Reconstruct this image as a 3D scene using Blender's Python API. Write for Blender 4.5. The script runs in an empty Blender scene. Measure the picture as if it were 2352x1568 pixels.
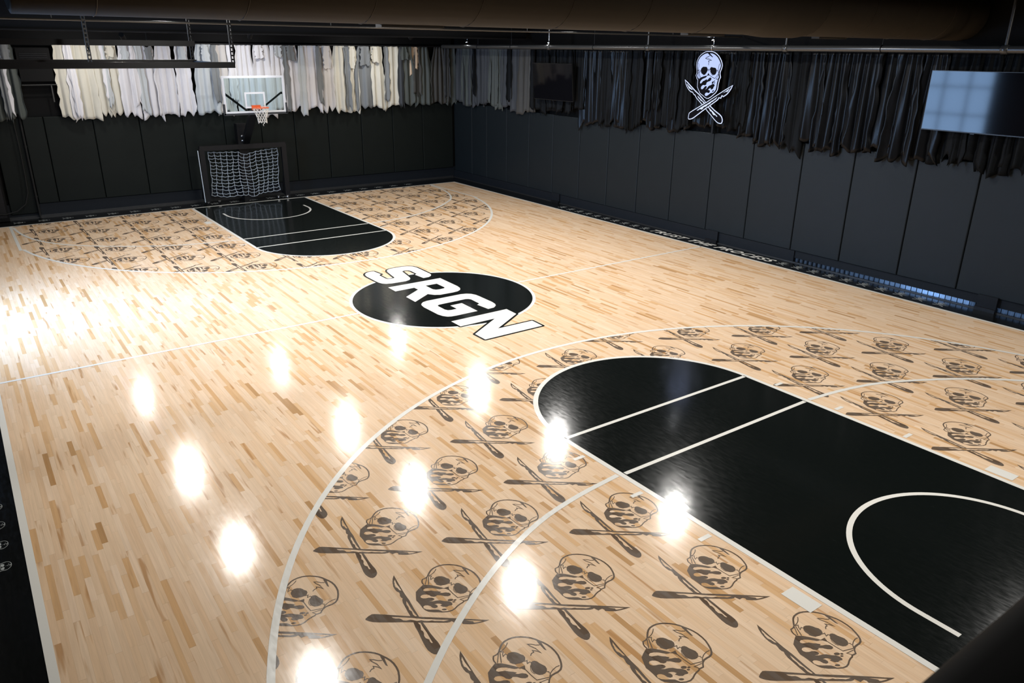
# Indoor basketball court, built from scratch
LAMP_W = 172.0
WIN_W = 1250.0
EXPO = 0.0
CAMP = (1755.287080, -7.436194, -12.721496, 4.660324, 0.623355, -0.364814, 0.009850)
ART_JSON = '''{"polys":[[[[-0.0666,0.7942],[-0.0086,0.8037],[-0.0138,0.7865],[0.0623,0.7359],[0.0413,0.7338],[-0.0172,0.7634],[-0.0488,0.7794]]],[[[-0.1921,0.5197],[-0.1936,0.5454],[-0.1771,0.5678],[-0.1518,0.5838],[-0.1261,0.5875],[-0.1018,0.5849],[-0.0761,0.5881],[-0.0526,0.5764],[-0.0371,0.5522],[-0.036,0.5316],[-0.0501,0.5019],[-0.0754,0.4763],[-0.1048,0.4646],[-0.1358,0.4682],[-0.1662,0.4802],[-0.1828,0.4977]]],[[[0.0188,0.5466],[0.0192,0.568],[0.0345,0.5834],[0.0535,0.5857],[0.0781,0.5795],[0.108,0.5777],[0.1345,0.5757],[0.1581,0.5602],[0.1714,0.5374],[0.172,0.5094],[0.1592,0.4858],[0.1383,0.4685],[0.1104,0.4651],[0.0834,0.4693],[0.0554,0.4879],[0.0342,0.5138]]],[[[-0.0356,0.4536],[-0.0124,0.4964],[0.0021,0.4807],[0.0183,0.4613],[-0.0108,0.458]]],[[[-0.2291,0.3906],[-0.1834,0.4194],[-0.1257,0.4362],[-0.0578,0.451],[-0.037,0.4528],[-0.0478,0.4343],[-0.0618,0.4211],[-0.0978,0.4101],[-0.1278,0.4008],[-0.1611,0.3807],[-0.1808,0.3598],[-0.1857,0.3391],[-0.1767,0.3267],[-0.1578,0.3293],[-0.1401,0.3459],[-0.1172,0.3669],[-0.087,0.3751],[-0.0586,0.3893],[-0.0263,0.3989],[-0.0315,0.3804],[-0.013,0.3893],[0.0121,0.4139],[0.0409,0.426],[0.0652,0.4202],[0.0721,0.404],[0.0601,0.3822],[0.0324,0.3672],[-0.0041,0.3596],[-0.0332,0.3432],[-0.0321,0.3293],[-0.0439,0.3095],[-0.0703,0.3005],[-0.0947,0.306],[-0.1164,0.3022],[-0.1383,0.289],[-0.1522,0.2712],[-0.1522,0.2509],[-0.1385,0.239],[-0.116,0.2399],[-0.0946,0.254],[-0.0754,0.2754],[-0.0509,0.2902],[-0.0285,0.2911],[-0.0181,0.2802],[-0.0251,0.2588],[-0.0499,0.2352],[-0.0172,0.2539],[0.0067,0.2809],[0.0331,0.2997],[0.0685,0.3097],[0.1044,0.3286],[0.1323,0.3312],[0.1567,0.3176],[0.1594,0.3024],[0.1399,0.2822],[0.1332,0.2613],[0.1067,0.2442],[0.0724,0.2425],[0.0806,0.2632],[0.0568,0.2629],[0.0349,0.2508],[0.0176,0.2291],[0.0368,0.2339],[0.0579,0.227],[0.0655,0.2092],[0.053,0.1906],[0.0295,0.1847],[0.0015,0.1929],[-0.0229,0.1894],[-0.0439,0.175],[-0.0494,0.1566],[-0.0326,0.1388],[-0.0039,0.1384],[0.0266,0.1524],[0.0583,0.1727],[0.0907,0.1911],[0.1311,0.1924],[0.1272,0.1735],[0.074,0.1414],[0.0291,0.1236],[-0.0026,0.1238],[-0.0448,0.137],[-0.0835,0.1584],[-0.1211,0.1752],[-0.1505,0.1858],[-0.1707,0.208],[-0.1987,0.2431],[-0.2248,0.277],[-0.229,0.3247]]],[[[0.1308,0.3645],[0.13,0.3551],[0.1236,0.3448],[0.1134,0.3362],[0.1019,0.3317],[0.0924,0.3324],[0.0873,0.3382],[0.0881,0.3475],[0.0944,0.3579],[0.1047,0.3665],[0.1162,0.371],[0.1257,0.3703]]],[[[0.1558,0.3796],[0.1556,0.3738],[0.1524,0.3677],[0.1471,0.3629],[0.141,0.3608],[0.1359,0.3618],[0.1329,0.3658],[0.1331,0.3716],[0.1363,0.3777],[0.1416,0.3825],[0.1477,0.3846],[0.1529,0.3835]]],[[[0.1601,0.3537],[0.1598,0.3484],[0.1564,0.3426],[0.1509,0.3379],[0.1448,0.3356],[0.1396,0.3362],[0.1368,0.3396],[0.1372,0.3449],[0.1405,0.3507],[0.146,0.3554],[0.1522,0.3578],[0.1573,0.3571]]],[[[0.1527,0.2314],[0.1519,0.2242],[0.1462,0.216],[0.1373,0.2088],[0.1275,0.2047],[0.1195,0.2047],[0.1153,0.2088],[0.1162,0.216],[0.1219,0.2243],[0.1308,0.2315],[0.1406,0.2356],[0.1486,0.2356]]],[[[-0.5485,0.3603],[-0.4864,0.3225],[-0.4237,0.2812],[-0.3635,0.2445],[-0.3209,0.2183],[-0.2793,0.1938],[-0.2076,0.1565],[-0.1172,0.0983],[0.0003,0.0283],[-0.0712,-0.004],[-0.1264,0.0291],[-0.188,0.0694],[-0.2334,0.0982],[-0.2626,0.1261],[-0.2745,0.1464],[-0.2931,0.1478],[-0.3134,0.1586],[-0.3344,0.1808],[-0.3522,0.1935],[-0.3785,0.1923],[-0.4101,0.2057],[-0.4491,0.2297],[-0.4913,0.2706],[-0.5238,0.3121]],[[-0.5004,0.314],[-0.4496,0.2776],[-0.3912,0.2468],[-0.348,0.2243],[-0.3676,0.2183],[-0.3996,0.2328],[-0.4271,0.2341],[-0.4553,0.256],[-0.4685,0.2735],[-0.4843,0.284]],[[-0.2247,0.1347],[-0.1957,0.121],[-0.1505,0.0921],[-0.1074,0.0682],[-0.0688,0.0474],[-0.0221,0.0267],[-0.0334,0.0156],[-0.0625,0.0229],[-0.0987,0.0513],[-0.1287,0.0553],[-0.1597,0.081],[-0.1947,0.099]]],[[[-0.0023,-0.0514],[0.0521,-0.0933],[0.1023,-0.1237],[0.1707,-0.1719],[0.2179,-0.2047],[0.2602,-0.2326],[0.303,-0.2544],[0.3445,-0.2636],[0.373,-0.2643],[0.3915,-0.2566],[0.4008,-0.234],[0.3965,-0.2066],[0.3804,-0.1775],[0.3534,-0.1545],[0.3161,-0.1331],[0.2744,-0.116],[0.2006,-0.0817],[0.1358,-0.0451],[0.0711,-0.0118]],[[0.034,-0.0352],[0.0537,-0.0232],[0.0563,-0.0264],[0.1136,-0.0617],[0.178,-0.0962],[0.2435,-0.1378],[0.2894,-0.1646],[0.2796,-0.1718],[0.2623,-0.1664],[0.2387,-0.1487],[0.2051,-0.152],[0.1766,-0.1369],[0.1552,-0.11],[0.132,-0.0957],[0.1125,-0.0938],[0.0915,-0.0695],[0.0716,-0.049],[0.0531,-0.0424]]],[[[-0.3866,-0.2338],[-0.3851,-0.1922],[-0.3768,-0.1607],[-0.3567,-0.1451],[-0.2915,-0.1116],[-0.194,-0.0648],[-0.0968,-0.0181],[-0.0001,0.0298],[0.0269,0.0422],[0.1458,0.1069],[0.2652,0.1695],[0.3847,0.2307],[0.4807,0.2772],[0.5495,0.314],[0.524,0.2749],[0.4912,0.2338],[0.4528,0.1943],[0.4134,0.1705],[0.3753,0.1521],[0.361,0.1656],[0.34,0.1638],[0.3296,0.1467],[0.3216,0.1263],[0.3006,0.1291],[0.2752,0.1327],[0.2692,0.1149],[0.2525,0.0968],[0.2111,0.0703],[0.1408,0.0303],[0.0477,-0.025],[-0.0023,-0.0514],[-0.0952,-0.1075],[-0.1642,-0.1515],[-0.2569,-0.2076],[-0.3047,-0.2317],[-0.3438,-0.2412],[-0.3771,-0.2437]],[[-0.2052,-0.098],[-0.139,-0.0603],[-0.0428,-0.0118],[0.0337,0.0201],[0.105,0.0584],[0.1771,0.0938],[0.2475,0.1349],[0.2339,0.1149],[0.2152,0.0941],[0.1931,0.0855],[0.1675,0.07],[0.1445,0.0551],[0.1238,0.0507],[0.1029,0.0286],[0.0695,0.0117],[0.0414,0.0033],[0.0162,-0.0223],[-0.0222,-0.0327],[-0.0444,-0.0414],[-0.0668,-0.0668],[-0.0908,-0.0789],[-0.12,-0.0751],[-0.1387,-0.0779],[-0.1617,-0.0932],[-0.1873,-0.1006]],[[0.3653,0.2013],[0.4223,0.231],[0.4602,0.2515],[0.5055,0.2741],[0.4828,0.2462],[0.4616,0.224],[0.4499,0.2169],[0.4371,0.2257],[0.4026,0.2134]]]],"strokes":[[[[-0.2657,0.5123],[-0.2776,0.5457],[-0.2871,0.5777],[-0.2921,0.6065],[-0.2902,0.6395],[-0.2779,0.6759],[-0.2589,0.7081],[-0.2332,0.7354],[-0.1993,0.7591],[-0.1575,0.7793],[-0.1204,0.792],[-0.0814,0.7982],[-0.0441,0.7982],[-0.0038,0.7989],[0.0411,0.7943],[0.0843,0.7825],[0.1298,0.7612],[0.1695,0.7356],[0.2046,0.7015],[0.2317,0.6694],[0.2501,0.6384],[0.2586,0.6079],[0.2522,0.5744],[0.2376,0.545],[0.2256,0.5143],[0.225,0.4878]],0.016],[[[0.225,0.4878],[0.2322,0.4632],[0.2434,0.4366],[0.2298,0.4129],[0.2217,0.4023],[0.2234,0.3806],[0.2142,0.3541],[0.2091,0.3212],[0.2083,0.2788],[0.2004,0.2453],[0.1777,0.2151],[0.1521,0.1952],[0.1259,0.1777]],0.013],[[[-0.2657,0.5123],[-0.267,0.4805],[-0.2802,0.4509],[-0.265,0.4234],[-0.2499,0.4082],[-0.2243,0.3964]],0.012],[[[-0.0161,0.7596],[-0.0443,0.7407],[-0.0818,0.7307],[-0.1075,0.7151],[-0.0782,0.7074],[-0.0276,0.7065],[0.038,0.6868],[-0.0018,0.6864],[-0.0374,0.6736],[-0.0182,0.6603],[-0.0281,0.6419],[-0.0218,0.6123]],0.009],[[[-0.262,0.6425],[-0.2537,0.617],[-0.2495,0.5879],[-0.2509,0.5556],[-0.2605,0.5173]],0.008],[[[0.2314,0.6421],[0.2146,0.614],[0.2061,0.5732],[0.2061,0.5348],[0.218,0.4951]],0.008],[[[-0.2623,0.4989],[-0.214,0.4057]],0.008],[[[-0.2538,0.5102],[-0.187,0.4221]],0.009],[[[-0.2586,0.5166],[-0.2385,0.5381],[-0.2278,0.5104],[-0.2111,0.4897],[-0.2095,0.5215],[-0.1929,0.5223]],0.008],[[[-0.036,0.5316],[-0.0212,0.5539],[-0.0119,0.5371],[-0.0021,0.5249],[0.005,0.5491],[0.0207,0.5538]],0.008],[[[0.1734,0.5279],[0.1863,0.5393],[0.2011,0.5259]],0.007],[[[-0.052,0.4426],[-0.0206,0.458],[0.0179,0.4604],[0.0841,0.4328],[0.1477,0.412],[0.1818,0.45],[0.2163,0.4871]],0.008],[[[0.2211,0.4691],[0.179,0.4022],[0.219,0.4064]],0.007],[[[-0.1342,0.4631],[-0.1079,0.4639],[-0.0772,0.4716]],0.005],[[[0.0276,0.5218],[0.0506,0.482],[0.0786,0.4635],[0.1056,0.4593]],0.005]],"skull":[[-0.2657,0.5123],[-0.2776,0.5457],[-0.2871,0.5777],[-0.2921,0.6065],[-0.2902,0.6395],[-0.2779,0.6759],[-0.2589,0.7081],[-0.2332,0.7354],[-0.1993,0.7591],[-0.1575,0.7793],[-0.1204,0.792],[-0.0814,0.7982],[-0.0441,0.7982],[-0.0038,0.7989],[0.0411,0.7943],[0.0843,0.7825],[0.1298,0.7612],[0.1695,0.7356],[0.2046,0.7015],[0.2317,0.6694],[0.2501,0.6384],[0.2586,0.6079],[0.2522,0.5744],[0.2376,0.545],[0.2256,0.5143],[0.225,0.4878],[0.2322,0.4632],[0.2434,0.4366],[0.2298,0.4129],[0.2217,0.4023],[0.2234,0.3806],[0.2142,0.3541],[0.2091,0.3212],[0.2083,0.2788],[0.2004,0.2453],[0.1777,0.2151],[0.1521,0.1952],[0.1259,0.1777],[0.0734,0.1433],[0.0291,0.1236],[-0.0026,0.1238],[-0.0448,0.137],[-0.0835,0.1584],[-0.1211,0.1752],[-0.1505,0.1858],[-0.1707,0.208],[-0.1987,0.2431],[-0.2248,0.277],[-0.229,0.3247],[-0.2291,0.3906],[-0.2499,0.4082],[-0.265,0.4234],[-0.2802,0.4509],[-0.267,0.4805]],"k1":[[-0.5485,0.3603],[-0.4864,0.3225],[-0.4237,0.2812],[-0.3635,0.2445],[-0.3209,0.2183],[-0.2793,0.1938],[-0.2076,0.1565],[-0.1172,0.0983],[-0.0121,0.0235],[0.0711,-0.0118],[0.1358,-0.0451],[0.2006,-0.0817],[0.2744,-0.116],[0.3161,-0.1331],[0.3534,-0.1545],[0.3804,-0.1775],[0.3965,-0.2066],[0.4008,-0.234],[0.3915,-0.2566],[0.373,-0.2643],[0.3445,-0.2636],[0.303,-0.2544],[0.2602,-0.2326],[0.2179,-0.2047],[0.1023,-0.1237],[0.0521,-0.0933],[-0.0023,-0.0514],[-0.0712,-0.004],[-0.1264,0.0291],[-0.188,0.0694],[-0.2334,0.0982],[-0.2626,0.1261],[-0.2745,0.1464],[-0.2931,0.1478],[-0.3134,0.1586],[-0.3344,0.1808],[-0.3522,0.1935],[-0.3785,0.1923],[-0.4101,0.2057],[-0.4491,0.2297],[-0.4913,0.2706],[-0.5238,0.3121]],"k2":[[-0.3866,-0.2338],[-0.3851,-0.1922],[-0.3768,-0.1607],[-0.3567,-0.1451],[-0.2915,-0.1116],[-0.194,-0.0648],[-0.0968,-0.0181],[-0.0001,0.0298],[0.0269,0.0422],[0.1458,0.1069],[0.2652,0.1695],[0.3847,0.2307],[0.4807,0.2772],[0.5495,0.314],[0.524,0.2749],[0.4912,0.2338],[0.4528,0.1943],[0.4134,0.1705],[0.3753,0.1521],[0.361,0.1656],[0.34,0.1638],[0.3296,0.1467],[0.3216,0.1263],[0.3006,0.1291],[0.2752,0.1327],[0.2692,0.1149],[0.2525,0.0968],[0.2111,0.0703],[0.1408,0.0303],[0.0477,-0.025],[-0.0023,-0.0514],[-0.0952,-0.1075],[-0.1642,-0.1515],[-0.2569,-0.2076],[-0.3047,-0.2317],[-0.3438,-0.2412],[-0.3771,-0.2437]],"letters":[[[[0.328,1.394],[0.298,1.729],[0.365,1.771],[0.371,2.031],[0.348,2.113],[0.3,2.149],[0.222,2.144],[0.187,2.101],[0.12,1.689],[0.097,1.579],[0.066,1.506],[0.008,1.437],[-0.105,1.391],[-0.416,1.404],[-0.538,1.441],[-0.6,1.503],[-0.633,1.609],[-0.642,1.75],[-0.645,2.168],[-0.627,2.282],[-0.598,2.358],[-0.543,2.434],[-0.471,2.483],[-0.395,2.489],[-0.333,2.474],[-0.298,2.174],[-0.342,2.149],[-0.371,2.105],[-0.373,1.815],[-0.351,1.748],[-0.277,1.736],[-0.2,1.746],[-0.173,1.79],[-0.158,1.906],[-0.102,2.255],[-0.07,2.348],[-0.021,2.415],[0.042,2.457],[0.137,2.478],[0.391,2.48],[0.5,2.442],[0.588,2.367],[0.622,2.241],[0.622,2.071],[0.619,1.628],[0.597,1.53],[0.544,1.453],[0.462,1.398]]],[[[-0.627,1.19],[0.627,1.194],[0.622,0.47],[0.592,0.316],[0.53,0.216],[0.434,0.154],[0.313,0.138],[0.017,0.145],[-0.089,0.203],[-0.173,0.327],[-0.632,0.015],[-0.627,0.402],[-0.185,0.708],[-0.187,0.867],[-0.631,0.854]],[[0.082,0.866],[0.35,0.863],[0.352,0.535],[0.309,0.491],[0.199,0.48],[0.12,0.496],[0.079,0.56]]],[[[0.315,-1.15],[0.28,-0.811],[0.343,-0.786],[0.358,-0.745],[0.366,-0.467],[0.339,-0.41],[0.287,-0.381],[-0.312,-0.396],[-0.366,-0.41],[-0.392,-0.454],[-0.394,-0.71],[-0.365,-0.785],[-0.304,-0.806],[-0.178,-0.802],[-0.18,-0.565],[0.088,-0.556],[0.08,-1.137],[-0.399,-1.142],[-0.502,-1.131],[-0.568,-1.098],[-0.62,-1.017],[-0.649,-0.893],[-0.656,-0.375],[-0.633,-0.242],[-0.598,-0.166],[-0.514,-0.083],[-0.407,-0.052],[0.377,-0.049],[0.491,-0.084],[0.569,-0.15],[0.611,-0.26],[0.618,-0.385],[0.623,-0.821],[0.6,-0.971],[0.549,-1.062],[0.456,-1.136]]],[[[-0.645,-1.365],[0.605,-1.348],[0.593,-1.685],[-0.15,-2.156],[0.607,-2.161],[0.596,-2.484],[-0.646,-2.491],[-0.646,-2.168],[0.106,-1.68],[-0.647,-1.691]]]]}'''
import bpy, bmesh, math, random, json
from mathutils import Vector, Matrix
from mathutils.geometry import tessellate_polygon
random.seed(7)
PI = math.pi
D = bpy.data
COL = bpy.context.scene.collection
ART = json.loads(ART_JSON)

# ------------------------------------------------------------------ helpers
def tag(o, label=None, cat=None, group=None, kind=None):
    if label: o['label'] = label
    if cat: o['category'] = cat
    if group: o['group'] = group
    if kind: o['kind'] = kind
    return o
def empty(name, loc=(0, 0, 0), rz=0.0):
    o = D.objects.new(name, None); COL.objects.link(o)
    o.location = loc; o.rotation_euler = (0, 0, rz); o.empty_display_size = .1
    return o
def link(name, me, parent=None):
    o = D.objects.new(name, me); COL.objects.link(o)
    if parent is not None: o.parent = parent
    return o
class MB:
    """collects geometry for ONE mesh"""
    def __init__(s): s.v = []; s.f = []; s.m = []; s.cur = 0; s.smooth = []
    def add(s, vs, fs, smooth=False):
        n = len(s.v); s.v += [tuple(p) for p in vs]
        for f in fs: s.f.append(tuple(i + n for i in f)); s.m.append(s.cur); s.smooth.append(smooth)
    def box(s, c, d, rz=0.0, mat=None):
        x, y, z = d[0] / 2, d[1] / 2, d[2] / 2
        R = Matrix.Rotation(rz, 3, 'Z') if mat is None else mat
        vs = [Vector(c) + R @ Vector((a * x, b * y, e * z)) for a in (-1, 1) for b in (-1, 1) for e in (-1, 1)]
        s.add(vs, [(0, 1, 3, 2), (4, 6, 7, 5), (0, 4, 5, 1), (2, 3, 7, 6), (0, 2, 6, 4), (1, 5, 7, 3)])
    def box2(s, a, b):
        s.box([(a[i] + b[i]) / 2 for i in range(3)], [abs(a[i] - b[i]) for i in range(3)])
    def tube(s, pts, r, n=8, caps=True, closed=False):
        pts = [Vector(p) for p in pts]; rings = []; m = len(pts); N0 = None
        for i, p in enumerate(pts):
            if closed: t = pts[(i + 1) % m] - pts[i - 1]
            else: t = pts[min(i + 1, m - 1)] - pts[max(i - 1, 0)]
            t.normalize()
            if N0 is None:
                a = Vector((0, 0, 1)) if abs(t.z) < .9 else Vector((1, 0, 0)); N0 = t.cross(a).normalized()
            N0 = (N0 - t * N0.dot(t)).normalized(); B = t.cross(N0)
            rr = r[i] if isinstance(r, (list, tuple)) else r
            rings.append([p + (N0 * math.cos(2 * PI * k / n) + B * math.sin(2 * PI * k / n)) * rr for k in range(n)])
        vs = [q for g in rings for q in g]; fs = []
        for i in range(m if closed else m - 1):
            a = i * n; b = ((i + 1) % m) * n
            for k in range(n): fs.append((a + k, a + (k + 1) % n, b + (k + 1) % n, b + k))
        s.add(vs, fs, True)
        if caps and not closed:
            s.add(rings[0], [tuple(range(n))]); s.add(rings[-1], [tuple(reversed(range(n)))])
    def rod(s, a, b, r, n=10): s.tube([a, b], r, n)
    def bar(s, a, b, w, h):
        a = Vector(a); b = Vector(b); t = (b - a); L = t.length; t.normalize()
        u = Vector((0, 0, 1)) if abs(t.z) < .95 else Vector((0, 1, 0))
        sd = t.cross(u).normalized(); up = sd.cross(t)
        M3 = Matrix((sd, t, up)).transposed()
        s.box((a + b) / 2, (w, L, h), mat=M3)
    def lathe(s, prof, c, n=20, axis='Z'):
        vs = []
        for (r, z) in prof:
            for k in range(n):
                a = 2 * PI * k / n
                p = (r * math.cos(a), r * math.sin(a), z)
                if axis == 'X': p = (p[2], p[0], p[1])
                if axis == 'Y': p = (p[0], p[2], p[1])
                vs.append((c[0] + p[0], c[1] + p[1], c[2] + p[2]))
        fs = []
        for i in range(len(prof) - 1):
            for k in range(n): fs.append((i * n + k, i * n + (k + 1) % n, (i + 1) * n + (k + 1) % n, (i + 1) * n + k))
        s.add(vs, fs, True)
        s.add(vs[:n], [tuple(range(n))]); s.add(vs[-n:], [tuple(range(n))])
    def poly2(s, loops, z=0.0, tf=None):
        L3 = [[Vector((p[0], p[1], 0)) for p in l] for l in loops]
        tri = tessellate_polygon(L3)
        flat = [p for l in loops for p in l]
        tf = tf or (lambda x, y: (x, y, z))
        fs = []
        for t in tri:
            a, b, c = [flat[i] for i in t]
            if (b[0] - a[0]) * (c[1] - a[1]) - (b[1] - a[1]) * (c[0] - a[0]) < 0: t = (t[0], t[2], t[1])
            fs.append(t)
        s.add([tf(p[0], p[1]) for p in flat], fs)
    def stroke2(s, pts, w, z=0.0, closed=False, caps=True):
        """flat ribbon following a 2D polyline with mitred corners"""
        m = len(pts); P = [Vector((p[0], p[1])) for p in pts]; le = []; ri = []
        for i in range(m):
            if closed: a, b, c = P[i - 1], P[i], P[(i + 1) % m]
            else: a, b, c = P[max(i - 1, 0)], P[i], P[min(i + 1, m - 1)]
            d1 = (b - a); d2 = (c - b)
            if d1.length < 1e-9: d1 = d2
            if d2.length < 1e-9: d2 = d1
            d1 = d1.normalized(); d2 = d2.normalized()
            n1 = Vector((-d1.y, d1.x)); n2 = Vector((-d2.y, d2.x)); nn = n1 + n2
            if nn.length < .3: nn = n1.copy(); k = 1
            else:
                nn.normalize(); k = min(1 / max(nn.dot(n1), .35), 2.2)
            le.append(b + nn * (w / 2 * k)); ri.append(b - nn * (w / 2 * k))
        vs = []
        for a, b in zip(le, ri): vs += [(a.x, a.y, z), (b.x, b.y, z)]
        fs = [(2 * i, 2 * i + 1, 2 * i + 3, 2 * i + 2) for i in range(m - 1)]
        if closed: fs.append((2 * m - 2, 2 * m - 1, 1, 0))
        s.add(vs, fs)
    def build(s, name, mats, parent=None):
        me = D.meshes.new(name); me.from_pydata(s.v, [], s.f)
        if not isinstance(mats, (list, tuple)): mats = [mats]
        for m in mats: me.materials.append(m)
        me.polygons.foreach_set('material_index', s.m)
        me.polygons.foreach_set('use_smooth', s.smooth)
        me.update()
        return link(name, me, parent)

# ------------------------------------------------------------------ materials
def newmat(name):
    m = D.materials.new(name); m.use_nodes = True; nt = m.node_tree
    b = nt.nodes['Principled BSDF']
    return m, nt, b
def N(nt, t, **kw):
    n = nt.nodes.new(t)
    for k, v in kw.items():
        if k == 'inp':
            for kk, vv in v.items(): n.inputs[kk].default_value = vv
        else: setattr(n, k, v)
    return n
def M(nt, op, a, b=None, c=None):
    n = nt.nodes.new('ShaderNodeMath'); n.operation = op
    for i, x in enumerate((a, b, c)):
        if x is None: continue
        if isinstance(x, (int, float)): n.inputs[i].default_value = x
        else: nt.links.new(x, n.inputs[i])
    return n.outputs[0]
def plain(name, col, rough=.5, spec=.5, metal=0.0, var=.12, scale=6.0, bump=0.0, bscale=60.0, stretch=(1, 1, 1), sheen=0.0):
    m, nt, b = newmat(name)
    tc = N(nt, 'ShaderNodeTexCoord'); mp = N(nt, 'ShaderNodeMapping'); mp.inputs['Scale'].default_value = stretch
    nt.links.new(tc.outputs['Object'], mp.inputs[0])
    no = N(nt, 'ShaderNodeTexNoise', inp={'Scale': scale, 'Detail': 4.0})
    nt.links.new(mp.outputs[0], no.inputs['Vector'])
    mx = N(nt, 'ShaderNodeMix', data_type='RGBA')
    mx.inputs[6].default_value = (*[c * (1 - var) for c in col], 1); mx.inputs[7].default_value = (*[min(1, c * (1 + var)) for c in col], 1)
    nt.links.new(no.outputs['Fac'], mx.inputs[0]); nt.links.new(mx.outputs[2], b.inputs['Base Color'])
    b.inputs['Roughness'].default_value = rough; b.inputs['Specular IOR Level'].default_value = spec
    b.inputs['Metallic'].default_value = metal
    if sheen: b.inputs['Sheen Weight'].default_value = sheen
    if bump:
        n2 = N(nt, 'ShaderNodeTexNoise', inp={'Scale': bscale, 'Detail': 3.0}); nt.links.new(mp.outputs[0], n2.inputs['Vector'])
        bp = N(nt, 'ShaderNodeBump', inp={'Strength': bump, 'Distance': .01}); nt.links.new(n2.outputs['Fac'], bp.inputs['Height'])
        nt.links.new(bp.outputs[0], b.inputs['Normal'])
    return m
def emis(name, col, st):
    m, nt, b = newmat(name)
    b.inputs['Base Color'].default_value = (*[c * .12 for c in col], 1); b.inputs['Specular IOR Level'].default_value = .1; b.inputs['Emission Color'].default_value = (*col, 1)
    b.inputs['Emission Strength'].default_value = st; b.inputs['Roughness'].default_value = .4
    return m

def wood_color(nt):
    """maple strip floor: strips 57 mm wide along Y, random lengths and tones"""
    tc = N(nt, 'ShaderNodeTexCoord'); sp = N(nt, 'ShaderNodeSeparateXYZ'); nt.links.new(tc.outputs['Object'], sp.inputs[0])
    X, Y = sp.outputs[0], sp.outputs[1]
    xs = M(nt, 'DIVIDE', X, .057); col = M(nt, 'FLOOR', xs); fx = M(nt, 'FRACT', xs)
    w1 = N(nt, 'ShaderNodeTexWhiteNoise', noise_dimensions='1D'); nt.links.new(col, w1.inputs['W'])
    sc = N(nt, 'ShaderNodeSeparateColor'); nt.links.new(w1.outputs['Color'], sc.inputs[0])
    Ln = M(nt, 'MULTIPLY_ADD', sc.outputs[0], .75, .32)
    ys = M(nt, 'ADD', M(nt, 'DIVIDE', Y, Ln), M(nt, 'MULTIPLY', sc.outputs[1], 37.0))
    row = M(nt, 'FLOOR', ys); fy = M(nt, 'FRACT', ys)
    cb = N(nt, 'ShaderNodeCombineXYZ'); nt.links.new(col, cb.inputs[0]); nt.links.new(row, cb.inputs[1])
    w2 = N(nt, 'ShaderNodeTexWhiteNoise', noise_dimensions='2D'); nt.links.new(cb.outputs[0], w2.inputs['Vector'])
    s2 = N(nt, 'ShaderNodeSeparateColor'); nt.links.new(w2.outputs['Color'], s2.inputs[0])
    rp = N(nt, 'ShaderNodeValToRGB'); nt.links.new(s2.outputs[0], rp.inputs[0]); el = rp.color_ramp.elements
    rp.color_ramp.interpolation = 'LINEAR'
    el[0].position = 0; el[0].color = (.82, .62, .44, 1); el[1].position = 1; el[1].color = (.47, .27, .12, 1)
    for p, c in ((.22, (.74, .51, .32, 1)), (.5, (.79, .585, .40, 1)), (.74, (.765, .545, .355, 1)), (.88, (.69, .44, .235, 1)), (.965, (.64, .385, .185, 1))):
        e = el.new(p); e.color = c
    # grain inside a strip, shifted from strip to strip
    gv = N(nt, 'ShaderNodeCombineXYZ')
    nt.links.new(M(nt, 'MULTIPLY', X, 38.0), gv.inputs[0]); nt.links.new(M(nt, 'MULTIPLY', Y, 1.6), gv.inputs[1]); nt.links.new(M(nt, 'MULTIPLY', s2.outputs[1], 91.0), gv.inputs[2])
    g = N(nt, 'ShaderNodeTexNoise', inp={'Scale': 1.0, 'Detail': 5.0, 'Roughness': .6}); nt.links.new(gv.outputs[0], g.inputs['Vector'])
    gm = N(nt, 'ShaderNodeMapRange', inp={'From Min': .3, 'From Max': .7, 'To Min': .90, 'To Max': 1.07}); nt.links.new(g.outputs['Fac'], gm.inputs[0])
    # heartwood streaks on some strips
    hv = N(nt, 'ShaderNodeCombineXYZ')
    nt.links.new(M(nt, 'MULTIPLY', X, 15.0), hv.inputs[0]); nt.links.new(M(nt, 'MULTIPLY', Y, 1.15), hv.inputs[1]); nt.links.new(M(nt, 'MULTIPLY', s2.outputs[2], 57.0), hv.inputs[2])
    h = N(nt, 'ShaderNodeTexNoise', inp={'Scale': 1.0, 'Detail': 2.0}); nt.links.new(hv.outputs[0], h.inputs['Vector'])
    thr = M(nt, 'MULTIPLY_ADD', s2.outputs[2], -.25, .79)
    hf = M(nt, 'MULTIPLY', M(nt, 'SUBTRACT', h.outputs['Fac'], thr), 8.0)
    hc = N(nt, 'ShaderNodeClamp'); nt.links.new(hf, hc.inputs[0])
    m1 = N(nt, 'ShaderNodeMix', data_type='RGBA'); nt.links.new(M(nt, 'MULTIPLY', hc.outputs[0], .8), m1.inputs[0]); nt.links.new(rp.outputs[0], m1.inputs[6]); m1.inputs[7].default_value = (.46, .24, .095, 1)
    vm = N(nt, 'ShaderNodeVectorMath', operation='SCALE'); nt.links.new(m1.outputs[2], vm.inputs[0]); nt.links.new(gm.outputs[0], vm.inputs['Scale'])
    # joints
    jx = M(nt, 'LESS_THAN', fx, .022); jy = M(nt, 'LESS_THAN', fy, .004)
    j = M(nt, 'MULTIPLY', M(nt, 'MAXIMUM', jx, jy), .30)
    m2 = N(nt, 'ShaderNodeMix', data_type='RGBA'); nt.links.new(j, m2.inputs[0]); nt.links.new(vm.outputs[0], m2.inputs[6]); m2.inputs[7].default_value = (.18, .10, .045, 1)
    return m2.outputs[2], tc
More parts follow.
